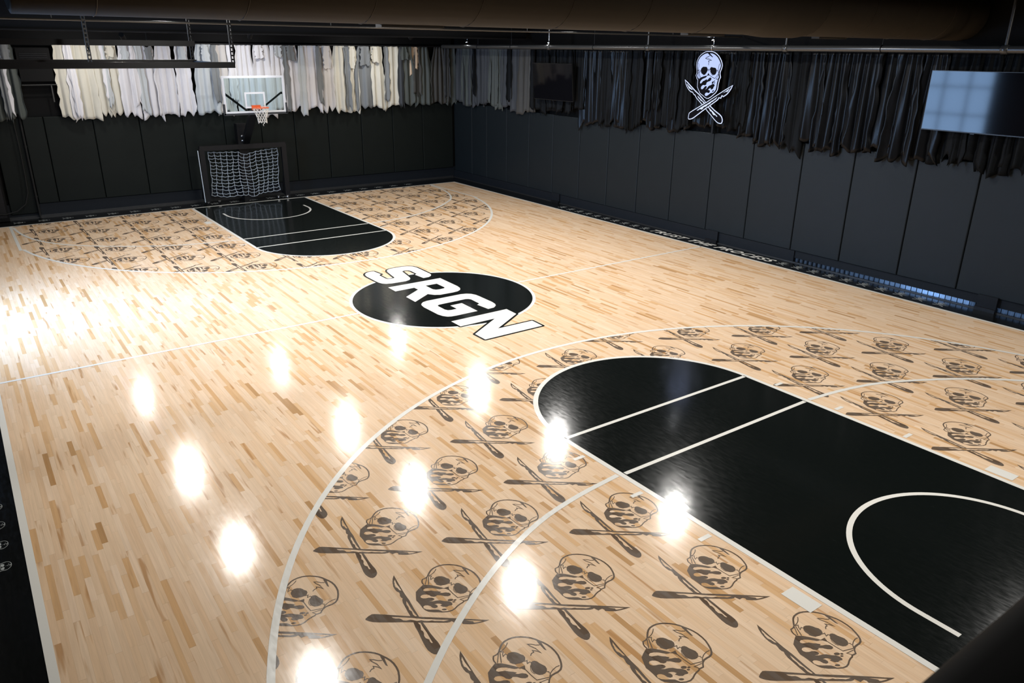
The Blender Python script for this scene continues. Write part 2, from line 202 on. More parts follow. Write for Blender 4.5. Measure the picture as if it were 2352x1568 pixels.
def scuffs(nt, tc, b, lo, hi, bump=.012):
    mp = N(nt, 'ShaderNodeMapping'); mp.inputs['Scale'].default_value = (9, 2.2, 1); nt.links.new(tc.outputs['Object'], mp.inputs[0])
    n = N(nt, 'ShaderNodeTexNoise', inp={'Scale': 3.0, 'Detail': 6.0, 'Roughness': .7}); nt.links.new(mp.outputs[0], n.inputs['Vector'])
    r = N(nt, 'ShaderNodeMapRange', inp={'From Min': .35, 'From Max': .65, 'To Min': lo, 'To Max': hi}); nt.links.new(n.outputs['Fac'], r.inputs[0])
    nt.links.new(r.outputs[0], b.inputs['Roughness'])
    mp2 = N(nt, 'ShaderNodeMapping'); mp2.inputs['Scale'].default_value = (17.5, 1.2, 1); nt.links.new(tc.outputs['Object'], mp2.inputs[0])
    n2 = N(nt, 'ShaderNodeTexNoise', inp={'Scale': 1.0, 'Detail': 1.0}); nt.links.new(mp2.outputs[0], n2.inputs['Vector'])
    bp = N(nt, 'ShaderNodeBump', inp={'Strength': bump, 'Distance': .02}); nt.links.new(n2.outputs['Fac'], bp.inputs['Height']); nt.links.new(bp.outputs[0], b.inputs['Normal'])
def mat_wood():
    m, nt, b = newmat('maple_strips'); c, tc = wood_color(nt); nt.links.new(c, b.inputs['Base Color'])
    b.inputs['Specular IOR Level'].default_value = .5; scuffs(nt, tc, b, .115, .15); return m
def mat_stain():
    m, nt, b = newmat('dark_stain'); c, tc = wood_color(nt)
    mx = N(nt, 'ShaderNodeMix', data_type='RGBA'); mx.inputs[0].default_value = .87; nt.links.new(c, mx.inputs[6]); mx.inputs[7].default_value = (.040, .033, .031, 1)
    nt.links.new(mx.outputs[2], b.inputs['Base Color']); scuffs(nt, tc, b, .12, .20); return m
def mat_paint(name, col, lo=.12, hi=.24, fleck=0.0):
    m, nt, b = newmat(name); tc = N(nt, 'ShaderNodeTexCoord')
    if fleck:
        mp = N(nt, 'ShaderNodeMapping'); mp.inputs['Scale'].default_value = (14, 3, 1); mp.inputs['Rotation'].default_value = (0, 0, .5); nt.links.new(tc.outputs['Object'], mp.inputs[0])
        n = N(nt, 'ShaderNodeTexNoise', inp={'Scale': 2.5, 'Detail': 8.0, 'Roughness': .75}); nt.links.new(mp.outputs[0], n.inputs['Vector'])
        r = N(nt, 'ShaderNodeMapRange', inp={'From Min': .60, 'From Max': .80, 'To Min': 0, 'To Max': fleck}); nt.links.new(n.outputs['Fac'], r.inputs[0])
        mx = N(nt, 'ShaderNodeMix', data_type='RGBA'); mx.inputs[6].default_value = (*col, 1); mx.inputs[7].default_value = (.10, .11, .11, 1)
        nt.links.new(r.outputs[0], mx.inputs[0]); nt.links.new(mx.outputs[2], b.inputs['Base Color'])
    else: b.inputs['Base Color'].default_value = (*col, 1)
    scuffs(nt, tc, b, lo, hi); return m

MT = {}
MT['wood'] = mat_wood(); MT['stain'] = mat_stain()
MT['black_paint'] = mat_paint('black_court_paint', (.0045, .006, .0055), .10, .16, .14)
MT['white_paint'] = mat_paint('white_court_paint', (.74, .72, .66))
MT['apron'] = mat_paint('black_apron', (.0045, .005, .005), .10, .2, .1)
MT['apron_white'] = mat_paint('apron_white', (.36, .38, .37))
MT['pad'] = plain('pad_vinyl', (.0085, .0118, .0142), .42, .17, var=.10, scale=3, bump=.25, bscale=240)
MT['pad_dark'] = plain('dark_pad_vinyl', (.0062, .0082, .0072), .55, .12, var=.10, scale=3, bump=.25, bscale=240)
MT['pad_side'] = plain('pad_edge', (.02, .022, .022), .6, .3)
MT['wall'] = plain('black_wall_paint', (.004, .004, .004), .7, .1, bump=.1, bscale=40)
MT['ceil'] = plain('black_ceiling_paint', (.003, .003, .003), .85, .2)
MT['base'] = plain('dark_baseboard', (.008, .010, .013), .5, .15)
MT['steel_black'] = plain('black_steel', (.006, .006, .007), .42, .25, var=.2)
MT['steel_matt'] = plain('matt_black_steel', (.005, .005, .005), .7, .12)
MT['pipe'] = plain('dark_pipe_paint', (.036, .036, .034), .30, .6, var=.15, scale=4)
MT['duct'] = plain('duct_jacket', (.032, .025, .016), .65, .3, var=.12, scale=5)
MT['chrome'] = plain('bright_metal', (.75, .75, .76), .22, .6, metal=1.0)
MT['strip'] = plain('grey_metal_strip', (.06, .06, .06), .4, .5, metal=.7)
MT['white'] = plain('white_enamel', (.80, .80, .80), .35, .5, var=.03)
MT['orange'] = plain('orange_enamel', (.85, .13, .025), .4, .5, var=.08)
MT['net'] = plain('white_net_cord', (.75, .70, .62), .8, .2)
MT['rope'] = plain('pale_rope', (.42, .47, .52), .8, .2)
MT['grey_pad'] = plain('charcoal_foam', (.045, .047, .05), .7, .3)
MT['rubber'] = plain('black_rubber', (.012, .012, .012), .8, .2)
MT['red'] = plain('red_plastic', (.45, .03, .02), .5, .4)
MT['screen'] = plain('glossy_screen', (.003, .003, .004), .06, .17, var=0)
MT['bezel'] = plain('black_plastic', (.008, .008, .008), .4, .4)
MT['sign_face'] = emis('lit_sign_face', (.50, .60, .95), .95)
MT['sign_rim'] = emis('lit_sign_outline', (.66, .74, 1.0), 1.0)
MT['sign_dark'] = plain('black_sign_vinyl', (.002, .002, .004), .6, .06)
MT['lamp'] = emis('lamp_lens', (1, .95, .88), 20.0)
MT['leather'] = plain('black_leather', (.0025, .003, .004), .34, .17, var=.5, scale=3, bump=.14, bscale=30, stretch=(1, 1, .5))
MT['leather_matt'] = plain('charcoal_suede', (.0038, .0045, .0052), .55, .08, var=.3, scale=4, bump=.25, bscale=80)
def hide_mat(name, c, var=.10): return plain(name, c, .62, .3, var=var, scale=2.2, bump=.18, bscale=120)
MT['cream'] = hide_mat('cream_hide', (.53, .505, .43)); MT['white_hide'] = hide_mat('white_hide', (.60, .59, .61), .06)
MT['blush'] = hide_mat('blush_hide', (.50, .475, .455)); MT['ice'] = hide_mat('pale_grey_hide', (.42, .445, .46))
MT['grey_hide'] = hide_mat('grey_suede', (.16, .17, .175)); MT['sage'] = hide_mat('grey_green_hide', (.058, .067, .062))
MT['taupe'] = hide_mat('taupe_suede', (.042, .041, .037)); MT['slate'] = hide_mat('slate_hide', (.034, .038, .043)); MT['tan'] = hide_mat('tan_hide', (.50, .38, .27))
def glassy(name, tint, fac_scale=1.0):
    m, nt, b = newmat(name); nt.nodes.remove(b)
    tr = N(nt, 'ShaderNodeBsdfTransparent'); tr.inputs[0].default_value = (*tint, 1)
    gl = N(nt, 'ShaderNodeBsdfGlossy'); gl.inputs['Roughness'].default_value = .04
    fr = N(nt, 'ShaderNodeFresnel'); fr.inputs[0].default_value = 1.45
    mx = N(nt, 'ShaderNodeMixShader'); nt.links.new(M(nt, 'MULTIPLY', fr.outputs[0], fac_scale), mx.inputs[0])
    nt.links.new(tr.outputs[0], mx.inputs[1]); nt.links.new(gl.outputs[0], mx.inputs[2])
    nt.links.new(mx.outputs[0], nt.nodes['Material Output'].inputs[0]); return m
MT['glass'] = glassy('backboard_glass', (.84, .92, .925)); MT['pane'] = glassy('window_glass', (.97, .98, 1.0), .4)
m, nt, b = newmat('ribbed_polycarbonate'); nt.nodes.remove(b)
tl = N(nt, 'ShaderNodeBsdfTranslucent'); tl.inputs[0].default_value = (.55, .68, .85, 1)
gl = N(nt, 'ShaderNodeBsdfGlossy'); gl.inputs['Roughness'].default_value = .3; gl.inputs[0].default_value = (.4, .45, .5, 1)
mx = N(nt, 'ShaderNodeMixShader'); mx.inputs[0].default_value = .12
nt.links.new(tl.outputs[0], mx.inputs[1]); nt.links.new(gl.outputs[0], mx.inputs[2]); nt.links.new(mx.outputs[0], nt.nodes['Material Output'].inputs[0])
MT['poly'] = m

# ------------------------------------------------------------------ dimensions (metres), court centre at the origin
W = 7.62; L = 12.038; KW = 1.80; D1 = 5.99; D2 = 4.915
XR = 8.28; YF = 13.17; XL = -8.35; ZC = 5.75
YN = -13.1

# ------------------------------------------------------------------ setting
def struct(name, mb, mats, parent=None):
    o = mb.build(name, mats, parent); o['kind'] = 'structure'; return o
b = MB(); b.box2((XL - .6, -16.6, -.2), (9.2, 14.0, 0)); floor = struct('floor', b, MT['apron'])
b = MB(); b.box2((-W, -L, 0), (W, L, .004)); b.build('maple_court', MT['wood'], floor)
b = MB(); b.box2((XL - .4, 13.2, 0), (9.1, 13.6, ZC)); struct('wall_far', b, MT['wall'])
b = MB(); b.box2((8.42, -16.4, 0), (8.9, 13.2, ZC)); struct('wall_right', b, MT['wall'])
b = MB(); b.box2((XL - .4, -16.6, ZC), (9.2, 13.7, ZC + .2)); struct('ceiling', b, MT['ceil'])
b = MB(); b.box2((XL - .4, -16.6, 0), (9.1, -16.4, ZC)); struct('wall_near', b, MT['wall'])
# left wall with the window opening y 0.9..4.3, z 0.5..4.45
wy0, wy1, wz0, wz1 = 1.05, 4.8, .45, 4.5
b = MB(); xl0, xl1 = XL - .3, XL
b.box2((xl0, -16.4, 0), (xl1, wy0, ZC)); b.box2((xl0, wy1, 0), (xl1, 13.2, ZC))
b.box2((xl0, wy0, 0), (xl1, wy1, wz0)); b.box2((xl0, wy0, wz1), (xl1, wy1, ZC)); struct('wall_left', b, MT['wall'])
win = empty('window_1', (XL - .12, (wy0 + wy1) / 2, wz0)); win['kind'] = 'structure'
b = MB(); hy = (wy1 - wy0) / 2; hz = wz1 - wz0
for s_ in (-1, 1): b.box((0, s_ * (hy - .04), hz / 2), (.10, .08, hz))
b.box((0, 0, .04), (.10, 2 * hy, .08)); b.box((0, 0, hz - .04), (.10, 2 * hy, .08)); b.build('window_frame', MT['steel_black'], win)
b = MB()
for k in range(1, 4): b.box((0, -hy + k * 2 * hy / 4, hz / 2), (.06, .05, hz - .16))
for k in range(1, 4): b.box((0, 0, k * hz / 4), (.06, 2 * hy - .16, .05))
b.build('glazing_bars', MT['steel_black'], win)
b = MB(); b.box((-.005, 0, hz / 2), (.006, 2 * hy - .1, hz - .1)); b.build('window_pane', MT['pane'], win)

# ------------------------------------------------------------------ court paint (children of the floor)
ZP, ZS, ZK, ZW, ZT = .004, .0048, .0054, .0062, .0068
LW = .058
def arc(cx, cy, r, a0, a1, n=72): return [(cx + r * math.cos(math.radians(a0 + (a1 - a0) * i / n)), cy + r * math.sin(math.radians(a0 + (a1 - a0) * i / n))) for i in range(n + 1)]
b = MB(); b.stroke2([(-W, -L), (W, -L), (W, L), (-W, L)], .074, ZW, closed=True); b.build('boundary_line', MT['white_paint'], floor)
b = MB(); b.stroke2([(-W, 0), (-1.83, 0)], LW, ZW); b.stroke2([(1.83, 0), (W, 0)], LW, ZW); b.build('halfway_line', MT['white_paint'], floor)
RO, YO, XC = 6.62, 10.07, 6.585
inner = [(-6.53, -11.9), (-6.45, -11.0), (-6.25, -10.1), (-5.95, -9.42), (-5.62, -8.93), (-5.22, -8.55), (-4.75, -8.17), (-4.1, -7.74), (-3.29, -7.35), (-2.6, -7.18), (-1.85, -7.10),
         (1.85, -7.12), (2.6, -7.20), (3.36, -7.39), (4.32, -7.90), (4.85, -8.28), (5.2, -8.6), (5.62, -8.98), (5.97, -9.54), (6.25, -10.2), (6.45, -11.0), (6.53, -11.9)]
def smooth(pts, it=2):
    for _ in range(it):
        q = [pts[0]]
        for a, c in zip(pts, pts[1:]):
            q += [(a[0] * .75 + c[0] * .25, a[1] * .75 + c[1] * .25), (a[0] * .25 + c[0] * .75, a[1] * .25 + c[1] * .75)]
        pts = q + [pts[-1]]
    return pts
for sg in (-1, 1):
    ys = 8.89
    a0 = math.degrees(math.atan2(YO - ys, XC))
    outer = [(-XC, sg * (L - .03)), (-XC, sg * ys)] + [(p[0], sg * p[1]) for p in arc(0, YO, RO, 180 + a0, 360 - a0, 96)] + [(XC, sg * ys), (XC, sg * (L - .03))]
    b = MB(); b.stroke2(outer, .068, ZW); b.build('three_point_line', MT['white_paint'], floor)
    inn = [(x, y * (-sg)) for x, y in inner]
    b = MB(); b.stroke2(smooth(inn[:11]), .064, ZW + .0001); b.stroke2(smooth(inn[11:]), .064, ZW + .0001); b.build('inner_arc_line', MT['white_paint'], floor)
    # black lane with round end
    cy = sg * (L - D1)
    lane = [(-KW, sg * L), (-KW, cy)] + arc(0, cy, KW, 180, 180 + 180 * sg, 64)[1:-1] + [(KW, cy), (KW, sg * L)]
    if sg < 0: pass
    b = MB(); b.poly2([lane], ZK); b.build('painted_lane', MT['black_paint'], floor)
    b = MB(); b.stroke2(lane, .070, ZW); b.build('lane_line', MT['white_paint'], floor)
    b = MB(); b.stroke2([(-KW + .02, cy), (KW - .02, cy)], LW, ZW); b.build('free_throw_line', MT['white_paint'], floor)
    cy2 = sg * (L - D2); b = MB(); b.stroke2([(-KW + .05, cy2), (KW - .05, cy2)], LW, ZW); b.build('lane_cross_line', MT['white_paint'], floor)
    yc = sg * 10.38
    b = MB(); ra = arc(0, yc, 1.245, 180, 180 + 180 * sg, 56); b.stroke2([(-1.245, yc + sg * .35)] + ra + [(1.245, yc + sg * .35)], .058, ZW); b.build('restricted_arc', MT['white_paint'], floor)
    for sx in (-1, 1):
        b = MB(); b.box2((sx * 1.875, sg * 9.51, ZW - .0006), (sx * 2.05, sg * 9.82, ZW)); b.build('lane_block', MT['white_paint'], floor)
        for yy in (6.53, 7.53, 8.52):
            b = MB(); b.box2((sx * 1.875, sg * (yy - .027), ZW - .0006), (sx * 2.04, sg * (yy + .027), ZW)); b.build('lane_tick', MT['white_paint'], floor)
# centre circle and lettering
b = MB(); b.poly2([arc(0, 0, 1.80, 0, 360, 95)[:-1]], ZK); b.build('centre_circle', MT['black_paint'], floor)
b = MB(); b.stroke2(arc(0, 0, 1.825, 0, 360, 96)[:-1], .062, ZW - .0002, closed=True); b.build('centre_circle_line', MT['white_paint'], floor)
for lt in ART['letters']:
    b = MB()
    for k, lp in enumerate(lt):
        for i in range(len(lp)):
            a, c = lp[i], lp[(i + 1) % len(lp)]
            b.stroke2([a, c], .085, ZW + .0002)
        for p in lp: b.poly2([[(p[0] + .0425 * math.cos(t * PI / 5), p[1] + .0425 * math.sin(t * PI / 5)) for t in range(10)]], ZW + .0003)
    b.build('letter_outline', MT['black_paint'], floor)
    b = MB(); b.poly2(lt, ZT + .0006); b.build('letter', MT['white_paint'], floor)

# skull-and-scalpels print: art in its own frame (x right, y up, origin where the blades cross)
def art_mesh(sc=1.0, ang=0.0, org=(0, 0), z=ZS):
    """ang = direction of 'up' measured from +X"""
    u = (math.cos(ang), math.sin(ang)); r = (math.sin(ang), -math.cos(ang))
    tf = lambda x, y: (org[0] + sc * (x * r[0] + y * u[0]), org[1] + sc * (x * r[1] + y * u[1]))
    b = MB(); k = 0
    for lp in ART['polys']: b.poly2([[tf(*p) for p in l] for l in lp], z + k); k += 2e-6
    for pts, w in ART['strokes']: b.stroke2([tf(*p) for p in pts], w * sc, z + k); k += 2e-6
    return b
def clip_region(pt, sg): return True
def make_prints(cols, ang, sg):
    base = art_mesh(1.0, ang); src = base.build('skull_print', MT['stain'], floor); used = False
    ys = 8.89; a0 = math.degrees(math.atan2(YO - ys, XC))
    bound = [(-XC, ys)] + arc(0, YO, RO, 180 + a0, 360 - a0, 48) + [(XC, ys)]
    xs = [v[0] for v in base.v]; ysv = [v[1] for v in base.v]
    ext = max(max(abs(x) for x in xs), max(abs(y) for y in ysv))
    cl = [(x, y) for x, y, _ in base.v]
    def inside(p):
        x, y = p[0], p[1] * sg
        if abs(x) > XC or y > L - .02: return False
        return y > ys or math.hypot(x, y - YO) < RO
    def inlane(p):
        x, y = p[0], p[1] * sg
        return abs(x) < KW and (y > L - D1 or math.hypot(x, y - (L - D1)) < KW)
    n = 0
    for cx, cys in cols:
        for cy in cys:
            P = [(x + cx, y + cy) for x, y in cl[::7]]
            vis = [p for p in P if inside(p) and not inlane(p)]
            if len(vis) < max(4, .03 * len(P)): continue
            if all(inside(p) for p in P):
                o = src if not used else src.copy()
                if used: COL.objects.link(o); o.parent = floor
                used = True; o.location = (cx, cy, 0); n += 1
            else:
                bm = bmesh.new(); bm.from_mesh(src.data); bmesh.ops.translate(bm, verts=bm.verts[:], vec=(cx, cy, 0))
                cuts = [((0, sg * (L - .02)), (0, sg)), ((XC, 0), (1, 0)), ((-XC, 0), (-1, 0))]
                arcp = arc(0, YO, RO, 180 + a0, 360 - a0, 60)
                for p, q in zip(arcp, arcp[1:]):
                    mx_, my_ = (p[0] + q[0]) / 2, (p[1] + q[1]) / 2
                    if math.hypot(mx_ - cx, my_ * sg - cy) > 1.4: continue
                    nx, ny = mx_, my_ - YO; cuts.append(((mx_, sg * my_), (nx, sg * ny)))
                for co, no in cuts:
                    g = bm.verts[:] + bm.edges[:] + bm.faces[:]
                    bmesh.ops.bisect_plane(bm, geom=g, plane_co=(*co, 0), plane_no=(*no, 0), clear_outer=True)
                if len(bm.faces) == 0: bm.free(); continue
                me = D.meshes.new('skull_print'); me.materials.append(MT['stain']); bm.to_mesh(me); bm.free(); link('skull_print', me, floor); n += 1
    if not used: D.objects.remove(src)
    return n
UN = math.radians(24); UF = math.radians(-25.5)
def col(x, y0, y1, base, st=1.187):
    k0 = math.ceil((y0 - base) / st); out = []
    while base + k0 * st <= y1: out.append(base + k0 * st); k0 += 1
    return (x, out)
near_cols = [(-6.11, -7.29), (-4.952, -7.887), (-3.825, -8.473), (-2.670, -9.10), (-1.450, -3.687), (-.268, -4.191), (1.04, -4.9), (2.226, -9.14), (3.395, -8.58), (4.548, -7.96), (5.71, -8.57)]
nn = make_prints([col(x, -13.2, -2.9, y) for x, y in near_cols], UN, -1)
far_cols = [(-6.12, 8.549, 1.22), (-5.0, 6.743, 1.193), (-3.84, 6.104, 1.184), (-2.685, 5.611, 1.16), (-1.454, 3.631, 1.18), (-.263, 4.206, 1.18), (.964, 3.654, 1.18), (2.235, 4.40, 1.185), (3.40, 5.02, 1.187), (4.59, 5.654, 1.183), (5.72, 7.434, 1.161)]
nf = make_prints([col(x, 2.9, 13.2, y, st) for x, y, st in far_cols], UF, 1)
print('prints', nn, nf)
# small pale prints on the black border
pb = art_mesh(.27, 0.0, z=.0012); ps = pb.build('border_print', MT['apron_white'], floor); first = True
spots = [(7.90, 2.338 + .407 * k) for k in range(10)] + [(7.90, -2.215 - .411 * k) for k in range(10)]
spots += [(x, 12.50) for x in (-6.4, -5.8, -5.2, -4.603, -4.014, -3.405, -2.819, -2.243, -1.647, -1.05, -.45, .15, .74, 1.25, 1.75, 2.282, 2.881, 3.483, 4.088, 4.67, 5.268, 5.87)]
spots += [(-7.99, -2.57 - .405 * k) for k in range(7)]
for sx, sy in spots:
    o = ps if first else ps.copy()
    if not first: COL.objects.link(o); o.parent = floor
    first = False; o.location = (sx, sy, 0)
# border lettering
cu = D.curves.new('txt', 'FONT'); cu.body = 'TRUST THE PROCESS'; cu.size = 1; cu.shear = .35; cu.offset = .028; cu.space_character = 1.18; cu.resolution_u = 3
to = D.objects.new('txt', cu); COL.objects.link(to); dg = bpy.context.evaluated_depsgraph_get(); me = D.meshes.new_from_object(to.evaluated_get(dg)); me.name = 'border_lettering'
D.objects.remove(to)
xs = [v.co.x for v in me.vertices]; ys = [v.co.y for v in me.vertices]; x0, x1, y0, y1 = min(xs), max(xs), min(ys), max(ys)
for v in me.vertices:
    tx = (v.co.x - x0) / (x1 - x0); ty = (v.co.y - y0) / (y1 - y0)
    v.co = (7.825 + .265 * ty, 2.04 - 4.02 * tx, .0016)
me.materials.clear(); me.materials.append(MT['white_paint']); link('border_lettering', me, floor)

# ------------------------------------------------------------------ base of the walls
b = MB(); b.box2((8.30, 13.13, .0), (8.42, -2.25, .27)); b.box2((8.33, -2.25, .10), (8.42, -13.0, .27)); struct('baseboard_right', b, MT['base'])
b = MB(); b.box2((XL, 13.14, 0), (8.4, 13.2, .40)); struct('baseboard_far', b, MT['base'])
b = MB(); b.box2((8.255, 13.1, 0), (8.285, -13.0, .018)); struct('trim_1', b, MT['strip'])
b = MB(); b.box2((XL, 13.03, 0), (8.25, 13.06, .014)); b.box2((XL, 13.125, 0), (8.25, 13.14, .05)); struct('trim_2', b, MT['strip'])
vent = empty('trim_3', (8.37, -7.5, 0)); vent['kind'] = 'structure'
b = MB(); n = 90; y0_, y1_ = 5.25, -5.4
for i in range(n):
    ya = y0_ + (y1_ - y0_) * i / n; yb = y0_ + (y1_ - y0_) * (i + 1) / n; ym = (ya + yb) / 2
    b.add([(0, ya, .0), (-.035, ym, .0), (0, yb, .0), (0, ya, .10), (-.035, ym, .10), (0, yb, .10)], [(0, 1, 4, 3), (1, 2, 5, 4)])
b.build('ribbed_panel', MT['poly'], vent)
b = MB()
for i in range(n + 1): b.box((-.012, y0_ + (y1_ - y0_) * i / n, .05), (.034, .004, .10))
b.box((-.03, (y0_ + y1_) / 2, .004), (.012, y0_ - y1_, .010))
b.build('rib', MT['base'], vent)
labn = ['first', 'second', 'third', 'fourth', 'fifth', 'sixth', 'seventh', 'eighth', 'ninth', 'tenth', 'eleventh', 'twelfth', 'thirteenth', 'fourteenth', 'fifteenth', 'sixteenth', 'seventeenth', 'eighteenth', 'nineteenth', 'twentieth', 'twenty-first', 'twenty-second', 'twenty-third', 'twenty-fourth', 'twenty-fifth', 'twenty-sixth', 'twenty-seventh', 'twenty-eighth', 'twenty-ninth', 'thirtieth']
for yy, w_ in ((6.74, .42), (.2, .34), (-6.55, .34)):
    pass
posts = [(6.74, 'black column foot under the wall pads, beyond the start of the floor lettering'), (.20, 'black column foot under the wall pads, behind the white floor lettering'), (-6.62, 'black column foot under the wall pads, at the glowing blue strip')]
for yy, lb in posts:
    r_ = empty('column_foot', (8.27, yy, 0))
    b = MB(); b.box((.03, 0, .15), (.10, .36, .30)); b.build('casing', MT['base'], r_)
    b = MB(); b.box((.0, 0, .035), (.13, .38, .07)); b.build('skirting', MT['steel_black'], r_)
    tag(r_, lb, 'column', 'column feet under the right wall pads')

# ------------------------------------------------------------------ wall pads
def pad(name, along0, along1, z0, z1, face, depth, axis, m='pad'):
    """padded panel with soft front edges; axis 'y' = right wall (runs along y), 'x' = far wall"""
    g = .007; a0, a1 = along0 + g, along1 - g; e = .018
    fr = [(a0, z0), (a1, z0), (a1, z1), (a0, z1)]
    def P(a, z, d): return (face + d, a, z) if axis == 'y' else (a, face + d, z)
    rings = []
    for ins, d in ((0, depth), (0, e), (.006, .006), (e, 0)):
        rings.append([P(a0 + ins, z0 + ins, d), P(a1 - ins, z0 + ins, d), P(a1 - ins, z1 - ins, d), P(a0 + ins, z1 - ins, d)])
    vs = [p for r in rings for p in r]; fs = []
    for i in range(3):
        for k in range(4): fs.append((i * 4 + k, i * 4 + (k + 1) % 4, i * 4 + 4 + (k + 1) % 4, i * 4 + 4 + k))
    fs.append((12, 13, 14, 15)); fs.append((3, 2, 1, 0))
    b = MB(); b.add(vs, fs); return b.build(name, MT[m])
rs = [13.08, 11.837, 10.85, 9.60, 8.305, 7.02, 5.70, 4.40, 3.126, 1.83, .50, -.75, -2.12, -3.39, -4.75, -5.98, -7.26, -8.56, -9.86, -11.16, -12.4]
for i in range(len(rs) - 1):
    lo, hi = rs[i + 1], rs[i]
    top = 2.745 if (lo + hi) / 2 < 9 else 2.79
    o = pad('wall_pad', lo, hi, .27, top - .01 * (i % 2), 8.30, .115, 'y')
    if hi > 6: lb = f'dark green-black wall pad on the right wall, {labn[i]} out from the far corner'
    elif i < 10: lb = f'charcoal wall pad on the right wall, {labn[i]} from the far corner'
    else: lb = f'blue-grey wall pad on the right wall, {labn[i - 10]} to the right of the glowing skull sign'
    tag(o, lb, 'wall pad', 'padded panels along the right wall')
fs_ = [-8.33, -7.7, -6.45, -5.72, -5.20, -3.96, -2.72, -1.48, -.24, .93, 2.05, 3.24, 4.48, 5.71, 6.94, 8.25]
for i in range(len(fs_) - 1):
    if i in (0, 1): continue
    o = pad('wall_pad', fs_[i], fs_[i + 1], .38 if i > 2 else .12, 2.77, 13.09, .105, 'x', 'pad_dark')
    where = 'at its left end beside the black conduit' if i == 2 else (f'{labn[i - 3]} to the right of the black conduit' if i < 8 else (f'{labn[14 - i]} to the left of the room corner' if i < 15 else ''))
    tag(o, f'black wall pad on the far wall, {where}', 'wall pad', 'padded panels along the far wall')

# ------------------------------------------------------------------ hanging hides
def hide_mesh(name, m, w, ztop, zbot, axis, seed, amp=.05, parent=None, lean=0.0, depth0=0.0, x0=0.0):
    R = random.Random(seed); nu, nv = 30, 24; H = ztop - zbot
    nf = max(1.0, w / R.uniform(.18, .38)); ph = R.uniform(0, 6.28); ph2 = R.uniform(0, 6.28)
    kn = R.choice((3, 4, 4, 5)); ku_ = sorted([0] + [min(.97, max(.03, (i + R.uniform(-.3, .3)) / kn)) for i in range(1, kn)] + [1]); kd = []
    for i in range(len(ku_)): kd.append(R.uniform(.91, .97) if i % 2 else R.uniform(.94, 1.03))
    if R.random() < .5: kd = [1.93 - d_ for d_ in kd]
    kd[0] += R.uniform(-.03, .05); kd[-1] += R.uniform(-.03, .05)
    edL = [R.uniform(-.7, 1) * .036 for _ in range(13)]; edR = [R.uniform(-.7, 1) * .036 for _ in range(13)]
    gather = R.uniform(.60, .85); bulge = R.uniform(-.05, .08)
    slant = R.uniform(-.08, .08)
    def ip(a, t):
        t = t * (len(a) - 1); i = min(int(t), len(a) - 2); f = t - i; f = f * f * (3 - 2 * f); return a[i] * (1 - f) + a[i + 1] * f
    vs = []; fs = []
    for j in range(nv + 1):
        v = j / nv
        for i in range(nu + 1):
            u = i / nu; wid = w * (gather + (1 - gather) * min(1, v * 2.2) + bulge * math.sin(v * PI))
            a = (u - .5) * wid + slant * v * .3
            if u < .2: a -= ip(edL, v) * (1 - u / .2)
            if u > .8: a += ip(edR, v) * ((u - .8) / .2)
            q_ = 0
            while q_ < len(ku_) - 2 and u > ku_[q_ + 1]: q_ += 1
            tt = (u - ku_[q_]) / max(1e-6, ku_[q_ + 1] - ku_[q_]); tt = tt * tt * (3 - 2 * tt) * .6 + tt * .4
            prof = kd[q_] * (1 - tt) + kd[q_ + 1] * tt + .008 * math.sin(17 * u + ph2)
            z = ztop - H * min(v, 1) * (prof if v > .5 else (prof * v * 2 + (1 - v * 2)) if v > 0 else 1)
            am = amp * (.45 + .55 * v)
            d = am * math.sin(2 * PI * nf * u + ph + .8 * v) + .22 * am * math.sin(2 * PI * nf * 2.3 * u + ph2 - 1.5 * v) + depth0
            a += .25 * am * math.cos(2 * PI * nf * u + ph)
            a += lean * (v - .5) + x0
            vs.append((d, -a, z) if axis == 'y' else (a, d, z))
    for j in range(nv):
        for i in range(nu):
            k = j * (nu + 1) + i; fs.append((k, k + 1, k + nu + 2, k + nu + 1))
    b = MB(); b.add(vs, fs, True); o = b.build(name, m, parent)
    md = o.modifiers.new('thickness', 'SOLIDIFY'); md.thickness = .004
    return o
cname = {'cream': 'cream', 'white_hide': 'white', 'blush': 'blush-white', 'ice': 'pale grey', 'grey_hide': 'mid grey', 'sage': 'grey-green', 'taupe': 'taupe', 'slate': 'slate grey', 'leather': 'glossy black', 'leather_matt': 'matt charcoal', 'tan': 'short tan'}
def hides(a_list, axis, ref, grp):
    """a_list: (centre, width, colour, ztop, zbot, back colour)"""
    for i, (a, w, c, zt, zb, flap, lb) in enumerate(a_list):
        base = random.uniform(-.03, .03)
        loc = (ref + base, a, 0) if axis == 'y' else (a, ref + base, 0)
        r_ = empty('leather_hide', loc)
        hide_mesh('skin', MT[c], w, zt, zb, axis, i * 13 + (7 if axis == 'y' else 3), parent=r_)
        if flap:
            fw = w * random.uniform(.28, .42)
            hide_mesh('folded_flap', MT[flap], fw, zt - .01, zb + random.uniform(-.14, .5), axis, i * 31 + 5, amp=.03, parent=r_, depth0=-.075, x0=random.choice((-1, 1)) * w * .40)
        if axis == 'x' and random.random() < .6:
            hide_mesh('neck_flap', MT[random.choice((c, 'ice', 'grey_hide'))] if a < 6 else MT[c], w * random.uniform(.3, .5), zt - .005, zt - random.uniform(.3, .75), axis, i * 17 + 9, amp=.02, parent=r_, depth0=-.10, x0=random.uniform(-.3, .3) * w)
        tag(r_, lb, 'hide', grp)
